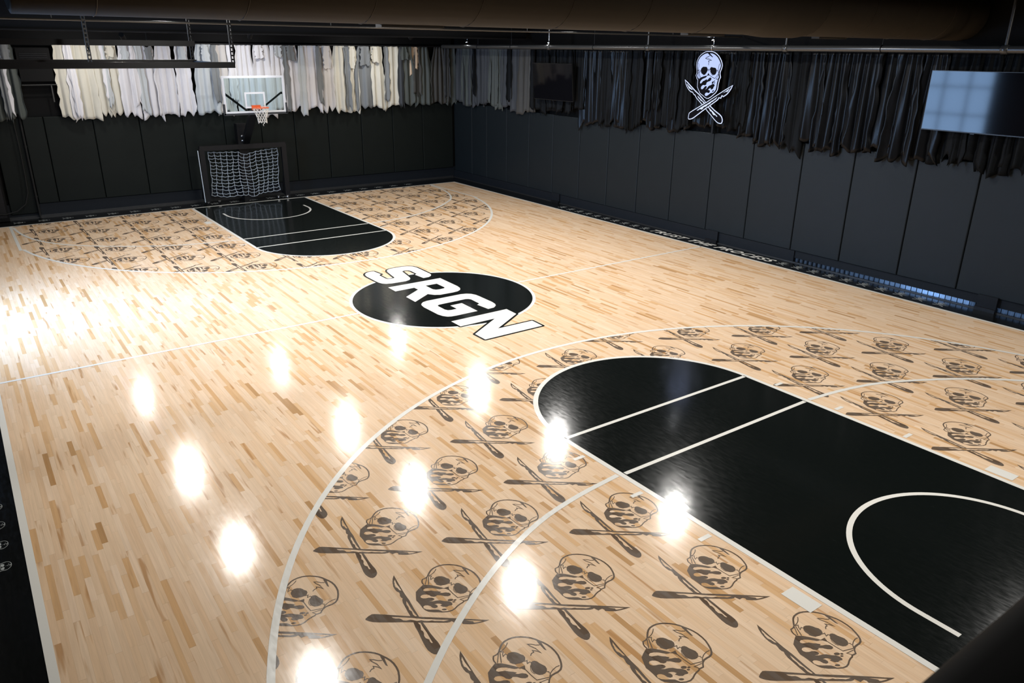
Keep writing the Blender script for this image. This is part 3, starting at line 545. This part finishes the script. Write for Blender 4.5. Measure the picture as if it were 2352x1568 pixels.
def far_col(x, R):
    if x < -5.3: return R.choice(('sage', 'ice', 'taupe', 'sage'))
    if x < -3.1: return R.choice(('cream', 'cream', 'cream', 'grey_hide', 'ice'))
    if x < -2.0: return R.choice(('blush', 'white_hide', 'ice'))
    if x < 2.5: return R.choice(('white_hide', 'white_hide', 'ice', 'white_hide', 'blush'))
    if x < 3.9: return R.choice(('blush', 'ice', 'white_hide', 'blush', 'cream'))
    if x < 6.1: return R.choice(('cream', 'cream', 'ice', 'cream', 'grey_hide'))
    return R.choice(('sage', 'sage', 'taupe', 'grey_hide'))
R = random.Random(21); lst = []; x = -7.75
allx = []
while x < 8.0:
    w = R.uniform(.34, .66); gap = -.05
    if -5.72 < x < -4.72: x = -4.70; continue
    if x < -5.7 and x + w > -5.62: w = max(.2, -5.6 - x)
    if 6.42 < x < 6.62: x = 6.64; continue
    allx.append((x + w / 2, w)); x += w * R.uniform(.86, 1.02) + (R.uniform(.06, .14) if R.random() < .22 else 0)
cnt = {}
for a, w in allx:
    c = far_col(a, R); zb = 2.60 + R.uniform(-.06, .12)
    if a > 6.1: zb = 2.68 + R.uniform(-.05, .1)
    flap = R.choice((None, 'grey_hide', 'ice', 'white_hide')) if a < 6 else R.choice((None, 'slate', 'taupe'))
    if a < -5.6: key = 'to the left of the black unit on the far wall'
    elif a < -.9: key = 'rightwards from the black unit on the far wall'
    elif a < 1.1: key = 'across the glass backboard, counted from its left edge'
    else: key = 'rightwards from the backboard on the far wall'
    cnt[key] = cnt.get(key, 0) + 1
    lst.append((a, w + .07, c, 4.72, zb, flap, f'{cname[c]} leather hide, {labn[cnt[key] - 1]} {key}'))
lst.append((6.53, .34, 'tan', 4.72, 3.75, None, 'short tan leather hide high on the far wall near the corner'))
hides(lst, 'x', 12.93, 'leather hides hanging along the far wall')
lst = []; y = 12.75; cnt = {}; allx = []
while y > -9.4:
    w = R.uniform(.36, .62); allx.append((y - w / 2, w)); y -= w * .84
for a, w in allx:
    zb = 2.62 + R.uniform(-.12, .14)
    if a > 7.75: c = R.choice(('slate', 'sage', 'slate', 'taupe', 'slate')); key = 'rightwards from the room corner along the right wall'; zb = 2.70 + R.uniform(-.08, .1)
    elif a > 5.6: c = 'leather_matt'; key = 'behind the dark television, counted from its left'; zb = 2.82 + R.uniform(-.06, .1)
    elif a > 1.35: c = R.choice(('leather', 'leather', 'leather_matt')); key = 'rightwards from the dark television'
    elif a > -.35: c = R.choice(('leather_matt', 'leather')); key = 'behind the glowing skull sign, counted from its left'; zb = 2.82
    elif a > -4.9: c = R.choice(('leather', 'leather_matt', 'leather')); key = 'rightwards from the glowing skull sign'
    elif a > -7.2: c = 'leather_matt'; key = 'behind the bright television, counted from its left'
    else: c = 'leather'; key = 'rightwards from the bright television'
    cnt[key] = cnt.get(key, 0) + 1
    flap = R.choice((None, None, 'leather_matt'))
    lst.append((a, w + .10, c, 4.70, zb, flap, f'{cname[c]} leather hide, {labn[cnt[key] - 1]} {key}'))
hides(lst, 'y', 8.22, 'leather hides hanging along the right wall')
# rails the hides hang from
b = MB(); b.rod((XL + .05, 12.93, 4.735), (8.1, 12.93, 4.735), .022, 8); r_ = b.build('curtain_rail', MT['steel_black']); tag(r_, 'black rail carrying the pale hides along the far wall', 'rail')
b = MB(); b.rod((8.22, 12.75, 4.72), (8.22, -12.9, 4.72), .022, 8); r_ = b.build('curtain_rail', MT['steel_black']); tag(r_, 'black rail carrying the black hides along the right wall', 'rail')

# ------------------------------------------------------------------ televisions
def tv(yc, zc, lb, tilt=.0):
    r_ = empty('wall_television', (7.93, yc, zc))
    b = MB(); b.box((.03, 0, 0), (.05, 1.93, 1.08)); b.build('casing', MT['bezel'], r_)
    b = MB(); b.box((.002, 0, .005), (.008, 1.905, 1.05)); b.build('screen', MT['screen'], r_)
    b = MB(); b.box((.115, 0, 0), (.12, .45, .4)); b.bar((.1, .25, -.1), (.3, .25, -.1), .04, .04); b.bar((.1, -.25, -.1), (.3, -.25, -.1), .04, .04); b.build('wall_bracket', MT['steel_matt'], r_)
    b = MB(); b.box((-.004, 0, -.55), (.02, .07, .012)); b.build('sensor', MT['bezel'], r_)
    r_.rotation_euler = (0, tilt, 0); tag(r_, lb, 'television', 'televisions on the right wall')
tv(6.68, 3.74, 'dark switched-off television on the right wall near the far corner', -.09)
tv(-5.83, 3.83, 'television reflecting bright blue window light at the right edge', .0)

# ------------------------------------------------------------------ skull sign
sg_ = empty('skull_sign', (7.90, .52, 3.43))
sx_, sz_ = 1.353, 1.5
def grow(lp, d):
    n = len(lp); ar = sum(lp[i][0] * lp[(i + 1) % n][1] - lp[(i + 1) % n][0] * lp[i][1] for i in range(n)); s = 1 if ar > 0 else -1; out = []
    for i in range(n):
        a, q, c = Vector(lp[i - 1]), Vector(lp[i]), Vector(lp[(i + 1) % n]); d1 = (q - a).normalized(); d2 = (c - q).normalized()
        n1 = Vector((d1.y, -d1.x)) * s; n2 = Vector((d2.y, -d2.x)) * s; m_ = n1 + n2
        if m_.length < .25: m_ = n1
        m_.normalize(); out.append(tuple(q + m_ * d * min(1 / max(m_.dot(n1), .5), 1.6)))
    return out
def sign_layer(name, loops, m, x, thick, parent):
    b = MB(); tf = lambda px, py: (x, -px * sx_, py * sz_)
    for lp in loops:
        n0 = len(b.v); b.poly2(lp, tf=tf)
        k0 = len(b.v); flat = [p for l in lp for p in l]
        for l in lp:
            vs = [(x, -p[0] * sx_, p[1] * sz_) for p in l] + [(x + thick, -p[0] * sx_, p[1] * sz_) for p in l]; n = len(l)
            b.add(vs, [(i, (i + 1) % n, n + (i + 1) % n, n + i) for i in range(n)])
    return b.build(name, m, parent)
sk, k1, k2 = ART['skull'], ART['k1'], ART['k2']
sign_layer('backing_plate', [[grow(sk, .022)], [grow(k1, .010)], [grow(k2, .010)]], MT['sign_dark'], .02, .06, sg_)
sign_layer('lit_outline', [[grow(sk, .026)]], MT['sign_rim'], .010, .012, sg_)
sign_layer('skull_border', [[grow(sk, .016)]], MT['sign_dark'], .007, .006, sg_)
sign_layer('lit_skull', [[grow(sk, -.006)]], MT['sign_face'], .004, .005, sg_)
sign_layer('lit_scalpel', [[grow(k1, .013)]], MT['sign_rim'], .009, .01, sg_)
sign_layer('lit_scalpel', [[grow(k2, .013)]], MT['sign_rim'], .003, .01, sg_)
polys = ART['polys']
b = MB(); tf = lambda px, py: (0, -px * sx_, py * sz_); k = 0
sk_polys = polys[:-3]
for lp in sk_polys: b.poly2(lp, tf=lambda px, py, k=k: (.002 - k, -px * sx_, py * sz_)); k += 2e-5
for pts, w in ART['strokes'][1:]:
    n0 = len(b.v); b.stroke2(pts, w * 1.1)
    for i in range(n0, len(b.v)): v = b.v[i]; b.v[i] = (.002 - k, -v[0] * sx_, v[1] * sz_)
    k += 2e-5
b.build('skull_artwork', MT['sign_dark'], sg_)
b = MB()
for i, lp in enumerate(polys[-3:]): b.poly2(lp, tf=lambda px, py, i=i: ((.0065, .0065, .0005)[i], -px * sx_, py * sz_))
b.build('scalpel_artwork', MT['sign_dark'], sg_)
b = MB(); b.bar((.05, .1, .35), (.40, .1, .35), .05, .05); b.bar((.05, -.1, .35), (.40, -.1, .35), .05, .05); b.bar((.34, -.05, -.7), (.34, -.05, .7), .16, .05); b.build('wall_bracket', MT['base'], sg_)
tag(sg_, 'glowing white masked skull sign over crossed scalpels on the right wall', 'sign')

# ------------------------------------------------------------------ basketball hoop
hp = empty('basketball_hoop', (.10, 10.82, 0))
bw, bh, z0b = .905, .52, 3.357
b = MB(); b.box((0, .02, z0b), (2 * bw - .10, .012, 2 * bh - .1)); b.build('glass_board', MT['glass'], hp)
b = MB()
for s_ in (-1, 1):
    b.box((s_ * (bw - .03), .02, z0b), (.06, .045, 2 * bh)); b.box((0, .02, z0b + s_ * (bh - .03)), (2 * bw - .12, .045, .06))
b.build('board_frame', MT['white'], hp)
b = MB()
for s_ in (-1, 1): b.box((s_ * .275, .008, 3.20), (.05, .006, .45)); b.box((0, .008, 3.20 + s_ * .20), (.50, .006, .05))
b.build('target_square', MT['white'], hp)
b = MB(); b.box((0, .02, z0b - bh - .02), (2 * bw + .06, .075, .055))
for s_ in (-1, 1): b.box((s_ * (bw + .012), .02, z0b - bh + .12), (.05, .075, .30))
b.build('board_padding', MT['grey_pad'], hp)
b = MB(); b.bar((-.82, .12, 3.38), (-.15, .30, 2.86), .05, .05); b.bar((.82, .12, 3.38), (.15, .30, 2.86), .05, .05); b.bar((0, .30, 2.80), (0, .30, 3.0), .34, .10); b.bar((-.84, .06, 3.38), (-.84, .14, 3.38), .06, .06); b.bar((.84, .06, 3.38), (.84, .14, 3.38), .06, .06); b.build('board_brace', MT['steel_black'], hp)
b = MB(); b.bar((0, .22, 2.92), (.12, 1.80, 1.80), .20, .16); b.build('extension_arm', MT['steel_black'], hp)
b = MB(); b.box((.02, 1.85, 1.20), (.30, .28, 2.40)); ob = b.build('padded_post', MT['steel_black'], hp)
for zz in (2.02, 1.88, 1.75): b = MB(); b.lathe([(.0, -.02), (.028, -.02), (.028, .01)], (.0, 1.705, zz), 8, 'Y'); b.build('bolt', MT['chrome'], ob)
ry = -.42; rz_ = 3.01
rim = None
b = MB(); b.tube([(.228 * math.cos(2 * PI * k / 28), ry + .228 * math.sin(2 * PI * k / 28), rz_) for k in range(28)], .011, 8, closed=True)
b.box((0, ry + .30, rz_ - .01), (.16, .20, .02)); b.box((0, -.012, rz_ - .015), (.26, .045, .13)); b.bar((0, -.02, rz_ - .08), (0, ry + .24, rz_ - .02), .12, .02); b.build('rim', MT['orange'], hp)
b = MB(); nl = 12; rad = [.222, .205, .180, .155, .135, .128, .125]; zz = [0, -.07, -.14, -.21, -.28, -.35, -.42]
for k in range(nl):
    for dr in (-1, 1):
        b.tube([(rad[j] * math.cos(2 * PI * (k + dr * j * .5) / nl) + .02 * (j / 6) ** 2, ry + rad[j] * math.sin(2 * PI * (k + dr * j * .5) / nl), rz_ + zz[j] - (.02 if j == 6 and k % 3 == 0 else 0)) for j in range(7)], .0065, 5)
b.tube([(.03, ry - .12, rz_ - .42), (-.02, ry - .13, rz_ - .46), (.0, ry - .12, rz_ - .50)], .007, 5)
b.build('rim_net', MT['net'], hp)
tag(hp, 'basketball hoop with white-framed glass backboard and orange rim', 'basketball hoop')

# ------------------------------------------------------------------ net goal
gl_ = empty('practice_goal', (.03, 12.28, 0), -.06)
gw, gh = 1.26, 1.80
b = MB(); b.box((0, 0, gh - .07), (2 * gw + .12, .14, .14)); b.build('crossbar', MT['steel_black'], gl_)
for s_ in (-1, 1):
    b = MB(); b.box((s_ * gw, 0, gh / 2 + .02), (.15, .13, gh - .16)); b.build('post', MT['steel_black'], gl_)
    b = MB(); b.bar((s_ * (gw + .03), .0, gh - .1), (s_ * (gw + .03), .55, .12), .05, .05); b.bar((s_ * gw, 0, .12), (s_ * gw, .60, .12), .06, .06); b.build('side_frame', MT['steel_black'], gl_)
b = MB(); b.bar((-gw, .58, .12), (gw, .58, .12), .06, .06); b.build('rear_bar', MT['steel_black'], gl_)
b = MB(); b.rod((-gw - .09, -.06, .1), (-gw - .12, -.06, gh - .12), .014, 6); b.build('edge_cord', MT['rope'], gl_)
b = MB(); nx, nz = 12, 13; R = random.Random(4)
grid = [[None] * (nz + 1) for _ in range(nx + 1)]
for i in range(nx + 1):
    for j in range(nz + 1):
        u = i / nx; v = j / nz
        x_ = -gw + .20 + (2 * gw - .38) * u + .05 * math.sin(v * 4 + i * .7) * v + R.uniform(-.018, .018)
        zt = gh - .16 - (.30 * max(0, 1 - abs(u - .55) / .09) * 0)
        sag = .05 * math.sin(u * PI) + .10 * math.exp(-((u - .53) / .06) ** 2) * (1 - v) + .05 * math.exp(-((u - .2) / .07) ** 2) * v + .07 * math.exp(-((u - .6) / .05) ** 2) * v
        z_ = zt - .02 - (gh - .44) * v - sag * 1.15 + R.uniform(-.014, .014)
        y_ = .06 + .10 * v + .03 * math.sin(i * 1.3)
        grid[i][j] = (x_, y_, z_)
for i in range(nx + 1): b.tube(grid[i], .0075, 5)
for j in range(nz + 1):
    pts = []
    for i in range(nx):
        p, q = Vector(grid[i][j]), Vector(grid[i + 1][j]); pts += [p, (p + q) / 2 + Vector((0, 0, -.026))]
    pts.append(Vector(grid[nx][j])); b.tube(pts, .0075, 5)
for i in range(nx + 1):
    for j in range(1, nz + 1): b.lathe([(.004, -.012), (.014, 0), (.004, .012)], grid[i][j], 5)
b.build('goal_net', MT['rope'], gl_)
for cx, cy in ((-gw, 0), (-gw + .35, .05), (gw - .3, .05), (gw - .02, 0)):
    b = MB(); b.lathe([(.0, -.015), (.035, -.015), (.035, .015), (.0, .015)], (cx, cy - .05, .05), 14, 'Y'); o = b.build('caster', MT['chrome'] if cx > 0 else MT['steel_black'], gl_)
    b = MB(); b.box((cx, cy - .02, .095), (.08, .07, .02)); b.build('caster_plate', MT['chrome'], o)
tag(gl_, 'black framed goal with sagging pale rope net under the hoop', 'goal')

# ------------------------------------------------------------------ far left corner things
hu = empty('ventilation_unit', (-5.15, 12.97, 4.15))
b = MB(); b.box((0, .02, 0), (.80, .24, .86)); b.build('housing', MT['steel_matt'], hu)
b = MB()
for k in range(5): b.box((0, -.105, .28 - k * .05), (.66, .02, .018))
b.build('louvre', MT['steel_black'], hu)
b = MB(); b.box((-.02, -.11, .10), (.14, .01, .035)); b.build('rating_plate', MT['strip'], hu)
b = MB(); b.bar((-.40, -.08, -.52), (.44, -.08, -.52), .02, .02); b.bar((.30, -.05, -.52), (.30, -.05, -.98), .03, .03); b.build('support_rail', MT['pipe'], hu)
tag(hu, 'black box-shaped ventilation unit high on the far wall between the hides', 'ventilation unit')
cb_ = empty('equipment_cabinet', (-7.15, 12.93, 0))
b = MB(); b.box((0, 0, 1.02), (1.26, .30, 2.0)); b.build('body', MT['steel_matt'], cb_)
b = MB(); b.box((0, -.16, 1.05), (1.16, .02, 1.86)); dr = b.build('door', MT['steel_black'], cb_)
b = MB(); b.bar((.52, -.19, 1.42), (.52, -.19, 1.05), .025, .03); b.build('handle', MT['pipe'], dr)
b = MB(); b.box((.42, -.175, 1.52), (.22, .006, .012)); b.box((.50, -.175, 1.0), (.10, .006, .02)); b.build('label_strip', MT['strip'], dr)
tag(cb_, 'tall black equipment cabinet in the far left corner', 'cabinet')
b = MB(); b.tube([(-5.93, 12.98, 2.75), (-5.92, 12.97, 1.9), (-5.93, 12.96, 1.2), (-5.95, 12.92, .75), (-6.06, 12.86, .44), (-6.30, 12.80, .27), (-6.6, 12.72, .22), (-6.9, 12.66, .27), (-7.3, 12.66, .42)], .017, 8)
o = b.build('hanging_cable', MT['rubber']); tag(o, 'thick black cable looping down beside the cabinet in the far left corner', 'cable')
b = MB(); b.rod((-5.765, 13.02, .02), (-5.765, 13.02, 2.9), .03, 8); b.box((-5.765, 13.04, 2.0), (.09, .03, .03)); b.box((-5.765, 13.04, .6), (.09, .03, .03)); o = b.build('wall_conduit', MT['rubber']); tag(o, 'vertical black conduit at the left end of the far wall pads', 'conduit')

# ------------------------------------------------------------------ overhead
pp = empty('sprinkler_pipe', (7.4, 0, 4.735))
b = MB(); b.rod((0, -12.9, 0), (0, 12.3, 0), .062, 16); b.build('main_pipe', MT['pipe'], pp)
for yy in (6.2, 2.14, -1.95, -6.3):
    b = MB(); b.lathe([(.064, -.06), (.078, -.05), (.078, .05), (.064, .06)], (0, yy, 0), 16, 'Y'); b.rod((0, yy, 0), (0, yy, ZC - 4.725), .028, 8); b.build('riser', MT['pipe'], pp)
for yy in (10.0, 8.1, 4.2, .02, -4.1, -8.3):
    b = MB(); b.tube([(.068 * math.cos(t * PI / 8), yy, .068 * math.sin(t * PI / 8)) for t in range(16)], .008, 6, closed=True); b.rod((0, yy, .068), (0, yy, ZC - 4.725), .007, 6); b.build('pipe_hanger', MT['chrome' if yy == .02 else 'steel_black'], pp)
tag(pp, 'thick dark sprinkler pipe running overhead along the right wall', 'pipe')
# duct
du = empty('air_duct', (0, -5.0, 5.36))
b = MB(); xa = -6.85; b.lathe([(.44, xa), (.47, xa + .01), (.47, 8.4)], (0, 0, 0), 32, 'X'); b.build('duct_body', MT['duct'], du)
for x_ in [xa + .6 + 1.22 * k for k in range(12)]:
    b = MB(); b.tube([(x_, .472 * math.cos(t * PI / 12), .472 * math.sin(t * PI / 12)) for t in range(24)], .006, 5, closed=True); b.build('seam_band', MT['duct'], du)
for x_ in (-3.2, 1.4, 4.4):
    b = MB(); b.box((x_, .08, -.47), (.75, .14, .05)); b.build('register', MT['duct'], du)
b = MB(); b.lathe([(.47, 2.2), (.50, 2.6), (.50, 3.3), (.46, 3.6)], (0, 0, 0), 32, 'X'); b.build('reducer', MT['duct'], du)
for x_ in (-5.5, -1.5, 2.5, 6.5): b = MB(); b.bar((x_, 0, .47), (x_, 0, ZC - 5.36), .03, .003); b.build('duct_strap', MT['steel_black'], du)
tag(du, 'large round brown duct crossing the room overhead', 'duct')
b = MB(); b.rod((-8.3, 0, 4.985), (8.35, 0, 4.985), .016, 8)
for x_ in (-6, -2, 2, 6): b.rod((x_, 0, 4.985), (x_, 0, ZC), .006, 6)
o = b.build('ceiling_conduit', MT['pipe']); tag(o, 'thin dark conduit crossing the ceiling behind the brown duct', 'conduit')
b = MB(); b.box2((XL + .02, 8.4, 4.98), (8.2, 8.7, 5.6)); b.box2((XL + .02, 8.3, 4.96), (8.2, 8.8, 4.99)); o = b.build('ceiling_beam', MT['ceil']); o['kind'] = 'structure'; o.name = 'trim_4'
b = MB(); b.box2((XL + .02, 13.05, 4.80), (8.2, 13.19, 5.02)); o = b.build('trim_5', MT['wall']); o['kind'] = 'structure'
# hanging frame at the left
hf_ = empty('ceiling_rack', (0, 0, 0))
b = MB(); b.box2((XL + .02, -.045, 4.355), (-3.63, .045, 4.44)); b.build('lower_rail', MT['steel_black'], hf_)
b = MB(); b.box2((XL + .02, .9, 4.40), (-3.95, .98, 4.46)); b.build('rear_rail', MT['steel_black'], hf_)
b = MB(); b.box2((XL + .02, .5, 4.66), (-4.05, .58, 4.74)); b.build('upper_rail', MT['steel_black'], hf_)
for x_, y_, z_ in ((-3.645, 0, 4.40), (-4.0, .94, 4.43), (-5.62, 0, 4.40), (-7.2, .94, 4.43)):
    b = MB(); n = 24; z1 = ZC
    for s_ in (-1, 1): b.box((x_ + s_ * .020, y_, (z_ + z1) / 2), (.010, .04, z1 - z_))
    for k in range(n): b.box((x_, y_, z_ + .02 + (z1 - z_ - .04) * k / (n - 1)), (.032, .04, .022))
    b.build('perforated_strut', MT['strip'] if x_ == -5.62 else MT['steel_black'], hf_)  # one strut paler: the light falling on it is put into its colour
b = MB(); b.bar((-3.66, 0, 4.40), (-4.0, .94, 4.42), .05, .05); b.build('end_tie', MT['steel_black'], hf_)
tag(hf_, 'black steel frame hanging from the ceiling at the upper left', 'rack')
# track spotlights near the far wall
def spot_fix(x_, y_, z_, lb, tgt):
    r_ = empty('track_spotlight', (x_, y_, z_))
    d = (Vector(tgt) - Vector((x_, y_, z_))).normalized(); a = -d * .16; c = d * .12
    b = MB(); b.tube([a, c], .06, 14); b.build('can', MT['steel_matt'], r_)
    b = MB(); b.rod((0, 0, .05), (0, 0, ZC - z_ + .01), .014, 6); b.build('stem', MT['steel_matt'], r_)
    b = MB(); b.tube([c + d * .001, c + d * .006], .048, 14); b.build('lens', MT['lamp'], r_)
    tag(r_, lb, 'spotlight', 'black ceiling spotlights aimed at the pale hides')
    return Vector((x_, y_, z_)) + d * .15
def spot(name, loc, tgt, P, ang, col=(1, .95, .9), blend=.7, r=.05):
    l = D.lights.new(name, 'SPOT'); l.energy = P; l.spot_size = math.radians(ang); l.spot_blend = blend; l.color = col; l.shadow_soft_size = r
    o = D.objects.new(name, l); COL.objects.link(o); o.location = loc; o.rotation_euler = (Vector(tgt) - Vector(loc)).to_track_quat('-Z', 'Y').to_euler(); return o
SP = [((-2.96, 9.2, 4.72), (-3.4, 12.9, 3.5), 'black can spotlight hanging left of the backboard, right one of its pair', 40, (1, .95, .86)),
      ((-3.5, 9.2, 4.86), (-2.2, 12.9, 3.5), 'black can spotlight hanging left of the backboard, left one of its pair', 46, (.98, .97, 1)),
      ((-.25, 9.6, 4.95), (.3, 12.9, 3.5), 'black can spotlight high above the backboard', 95, (.93, .95, 1)),
      ((4.6, 9.4, 5.0), (4.9, 12.9, 3.4), 'black can spotlight near the ceiling left of the room corner', 60, (1, .95, .84))]
for p, t, lb, P_, c_ in SP:
    q_ = spot_fix(*p, lb, t); spot('spot_beam', q_, t, P_, 78, c_)
# bright little lamps above the sprinkler pipe
for yy, zz_, lb in ((10.6, 4.90, 'small bright lamp above the pipe nearest the room corner'), (6.15, 4.88, 'small bright lamp above the pipe over the dark television'), (.0, 4.93, 'small bright lamp above the pipe over the skull sign')):
    r_ = empty('pipe_lamp', (7.36, yy, zz_))
    b = MB(); b.lathe([(.012, .03), (.03, .01), (.045, -.03), (.04, -.035)], (0, 0, 0), 12); b.build('reflector', MT['chrome'], r_)
    b = MB(); b.rod((0, 0, .03), (0, 0, ZC - zz_ + .01), .008, 6); b.build('stem', MT['chrome'], r_)
    tag(r_, lb, 'lamp', 'small lamps above the sprinkler pipe')
    l = D.lights.new('pipe_lamp_light', 'POINT'); l.energy = 1.3; l.color = (.95, .97, 1); l.shadow_soft_size = .02
    o = D.objects.new('pipe_lamp_light', l); COL.objects.link(o); o.location = (7.33, yy + .1, zz_ - .045)

# high bay ceiling lamps, 3 columns
n_ = 0
rown = {11.23: 'farthest row', 5.79: 'second row from the far wall', 1.84: 'second nearest row', -2.56: 'row before the nearest', -9.3: 'unseen nearest row added as fill'}
coln = {-4.17: 'left', .12: 'centre', 4.59: 'right', .7: 'centre', 6.4: 'right'}
for ly in (11.23, 5.79, 1.84, -2.56, -9.3):
    for lx in ((-4.17, .12, 4.59) if ly > -5 else (-4.17, .7, 6.4)):  # nearest row is unseen, added to brighten the near floor
        r_ = empty('high_bay_lamp', (lx, ly, 5.46))
        b = MB(); b.lathe([(.06, .24), (.09, .18), (.22, .03), (.24, .0), (.235, -.0)], (0, 0, 0), 24); b.build('shade', MT['steel_black'], r_)
        b = MB(); b.rod((0, 0, .3), (0, 0, ZC - 5.45), .01, 6); b.build('stem', MT['steel_black'], r_)
        tag(r_, f'round black high bay ceiling lamp, {coln[lx]} one of the {rown[ly]}', 'ceiling lamp', 'high bay lamps over the court')
        l = D.lights.new('high_bay_light', 'AREA'); l.shape = 'DISK'; l.size = .27; l.energy = LAMP_W * (.42 if ly > 11 else (.5 if lx < -3 else 1.25 if lx < 2 else .7) if ly < -5 else 1); l.color = (1, .97, .925); l.spread = PI
        o = D.objects.new('high_bay_light', l); COL.objects.link(o); o.location = (lx, ly, 5.445)
# daylight outside the window
l = D.lights.new('daylight', 'AREA'); l.shape = 'RECTANGLE'; l.size = 3.9; l.size_y = 3.3; l.energy = WIN_W; l.color = (.38, .62, 1.0)
o = D.objects.new('daylight', l); COL.objects.link(o); o.location = (XL - .34, (wy0 + wy1) / 2, (wz0 + wz1) / 2); o.rotation_euler = (0, -PI / 2, 0)
# daylight behind the ribbed strip at the foot of the right wall
for ya, yb, e_ in ((-3.0, -3.7, .02), (-3.7, -4.4, .06), (-4.4, -4.9, .12), (-4.9, -5.3, .24), (-5.3, -5.75, .42), (-5.75, -6.3, .26), (-6.8, -7.6, .10), (-7.6, -8.6, .10)):
    l = D.lights.new('strip_daylight', 'AREA'); l.shape = 'RECTANGLE'; l.size = .10; l.size_y = ya - yb; l.energy = e_; l.color = (.40, .62, 1.0)
    o = D.objects.new('strip_daylight', l); COL.objects.link(o); o.location = (8.414, (ya + yb) / 2, .07); o.rotation_euler = (0, PI / 2, 0)

# ------------------------------------------------------------------ viewing ledge in the near right corner
rl = empty('viewing_ledge', (0, -12.62, 4.069))
b = MB(); prof = []
for k in range(9): a = PI / 2 * k / 8; prof.append((.03 * math.sin(a) + .09, .03 * math.cos(a) + .045))
pr = [(-.09, .075)] + [(y_, z_) for y_, z_ in prof] + [(.12, -.5), (-.09, -.5)]
xs_ = (-8.3, 8.4); vs = [(x_, y_, z_) for x_ in xs_ for y_, z_ in pr]; n = len(pr)
b.add(vs, [(i, (i + 1) % n, n + (i + 1) % n, n + i) for i in range(n)], True); b.add(vs[:n], [tuple(range(n))]); b.add(vs[n:], [tuple(reversed(range(n)))])
b.build('padded_cap', MT['rubber'], rl)
b = MB(); b.box((0, 0, -.75), (16.7, .10, .5)); b.build('panel', MT['steel_matt'], rl)
tag(rl, 'out-of-focus black ledge cutting across the lower right corner', 'ledge')
b = MB(); b.box2((XL, -16.4, 2.9), (8.42, -12.66, 3.1)); b.box2((XL, -13.3, 0), (8.42, -13.1, 2.9)); o = b.build('trim_6', MT['wall']); o['kind'] = 'structure'

# ------------------------------------------------------------------ camera, world, view
sc = bpy.context.scene
cd = D.cameras.new('camera'); cam = D.objects.new('camera', cd); COL.objects.link(cam); sc.camera = cam
f, cx, cy, cz, yaw, pit, rol = CAMP
cd.sensor_width = 36; cd.sensor_fit = 'HORIZONTAL'; cd.lens = f / 2352 * 36; cd.clip_start = .05; cd.clip_end = 100
fw = Vector((math.sin(yaw) * math.cos(pit), math.cos(yaw) * math.cos(pit), math.sin(pit))); rt = Vector((math.cos(yaw), -math.sin(yaw), 0)); up = rt.cross(fw)
r2 = rt * math.cos(rol) + up * math.sin(rol); u2 = -rt * math.sin(rol) + up * math.cos(rol)
M4 = Matrix((r2, u2, -fw)).transposed().to_4x4(); M4.translation = Vector((cx, cy, cz)); cam.matrix_world = M4
cd.dof.use_dof = True; cd.dof.focus_distance = 11.0; cd.dof.aperture_fstop = 9.0
wd = D.worlds.new('world'); sc.world = wd; wd.use_nodes = True; bg = wd.node_tree.nodes['Background']; bg.inputs[0].default_value = (.5, .65, 1, 1); bg.inputs[1].default_value = .02
sc.view_settings.view_transform = 'Standard'; sc.view_settings.look = 'None'; sc.view_settings.exposure = EXPO; sc.view_settings.gamma = 1; sc.view_settings.use_curve_mapping = False
sc.cycles.use_denoising = True; sc.cycles.max_bounces = 8; sc.cycles.diffuse_bounces = 4; sc.cycles.glossy_bounces = 4; sc.cycles.transparent_max_bounces = 12
sc.cycles.sample_clamp_indirect = 6
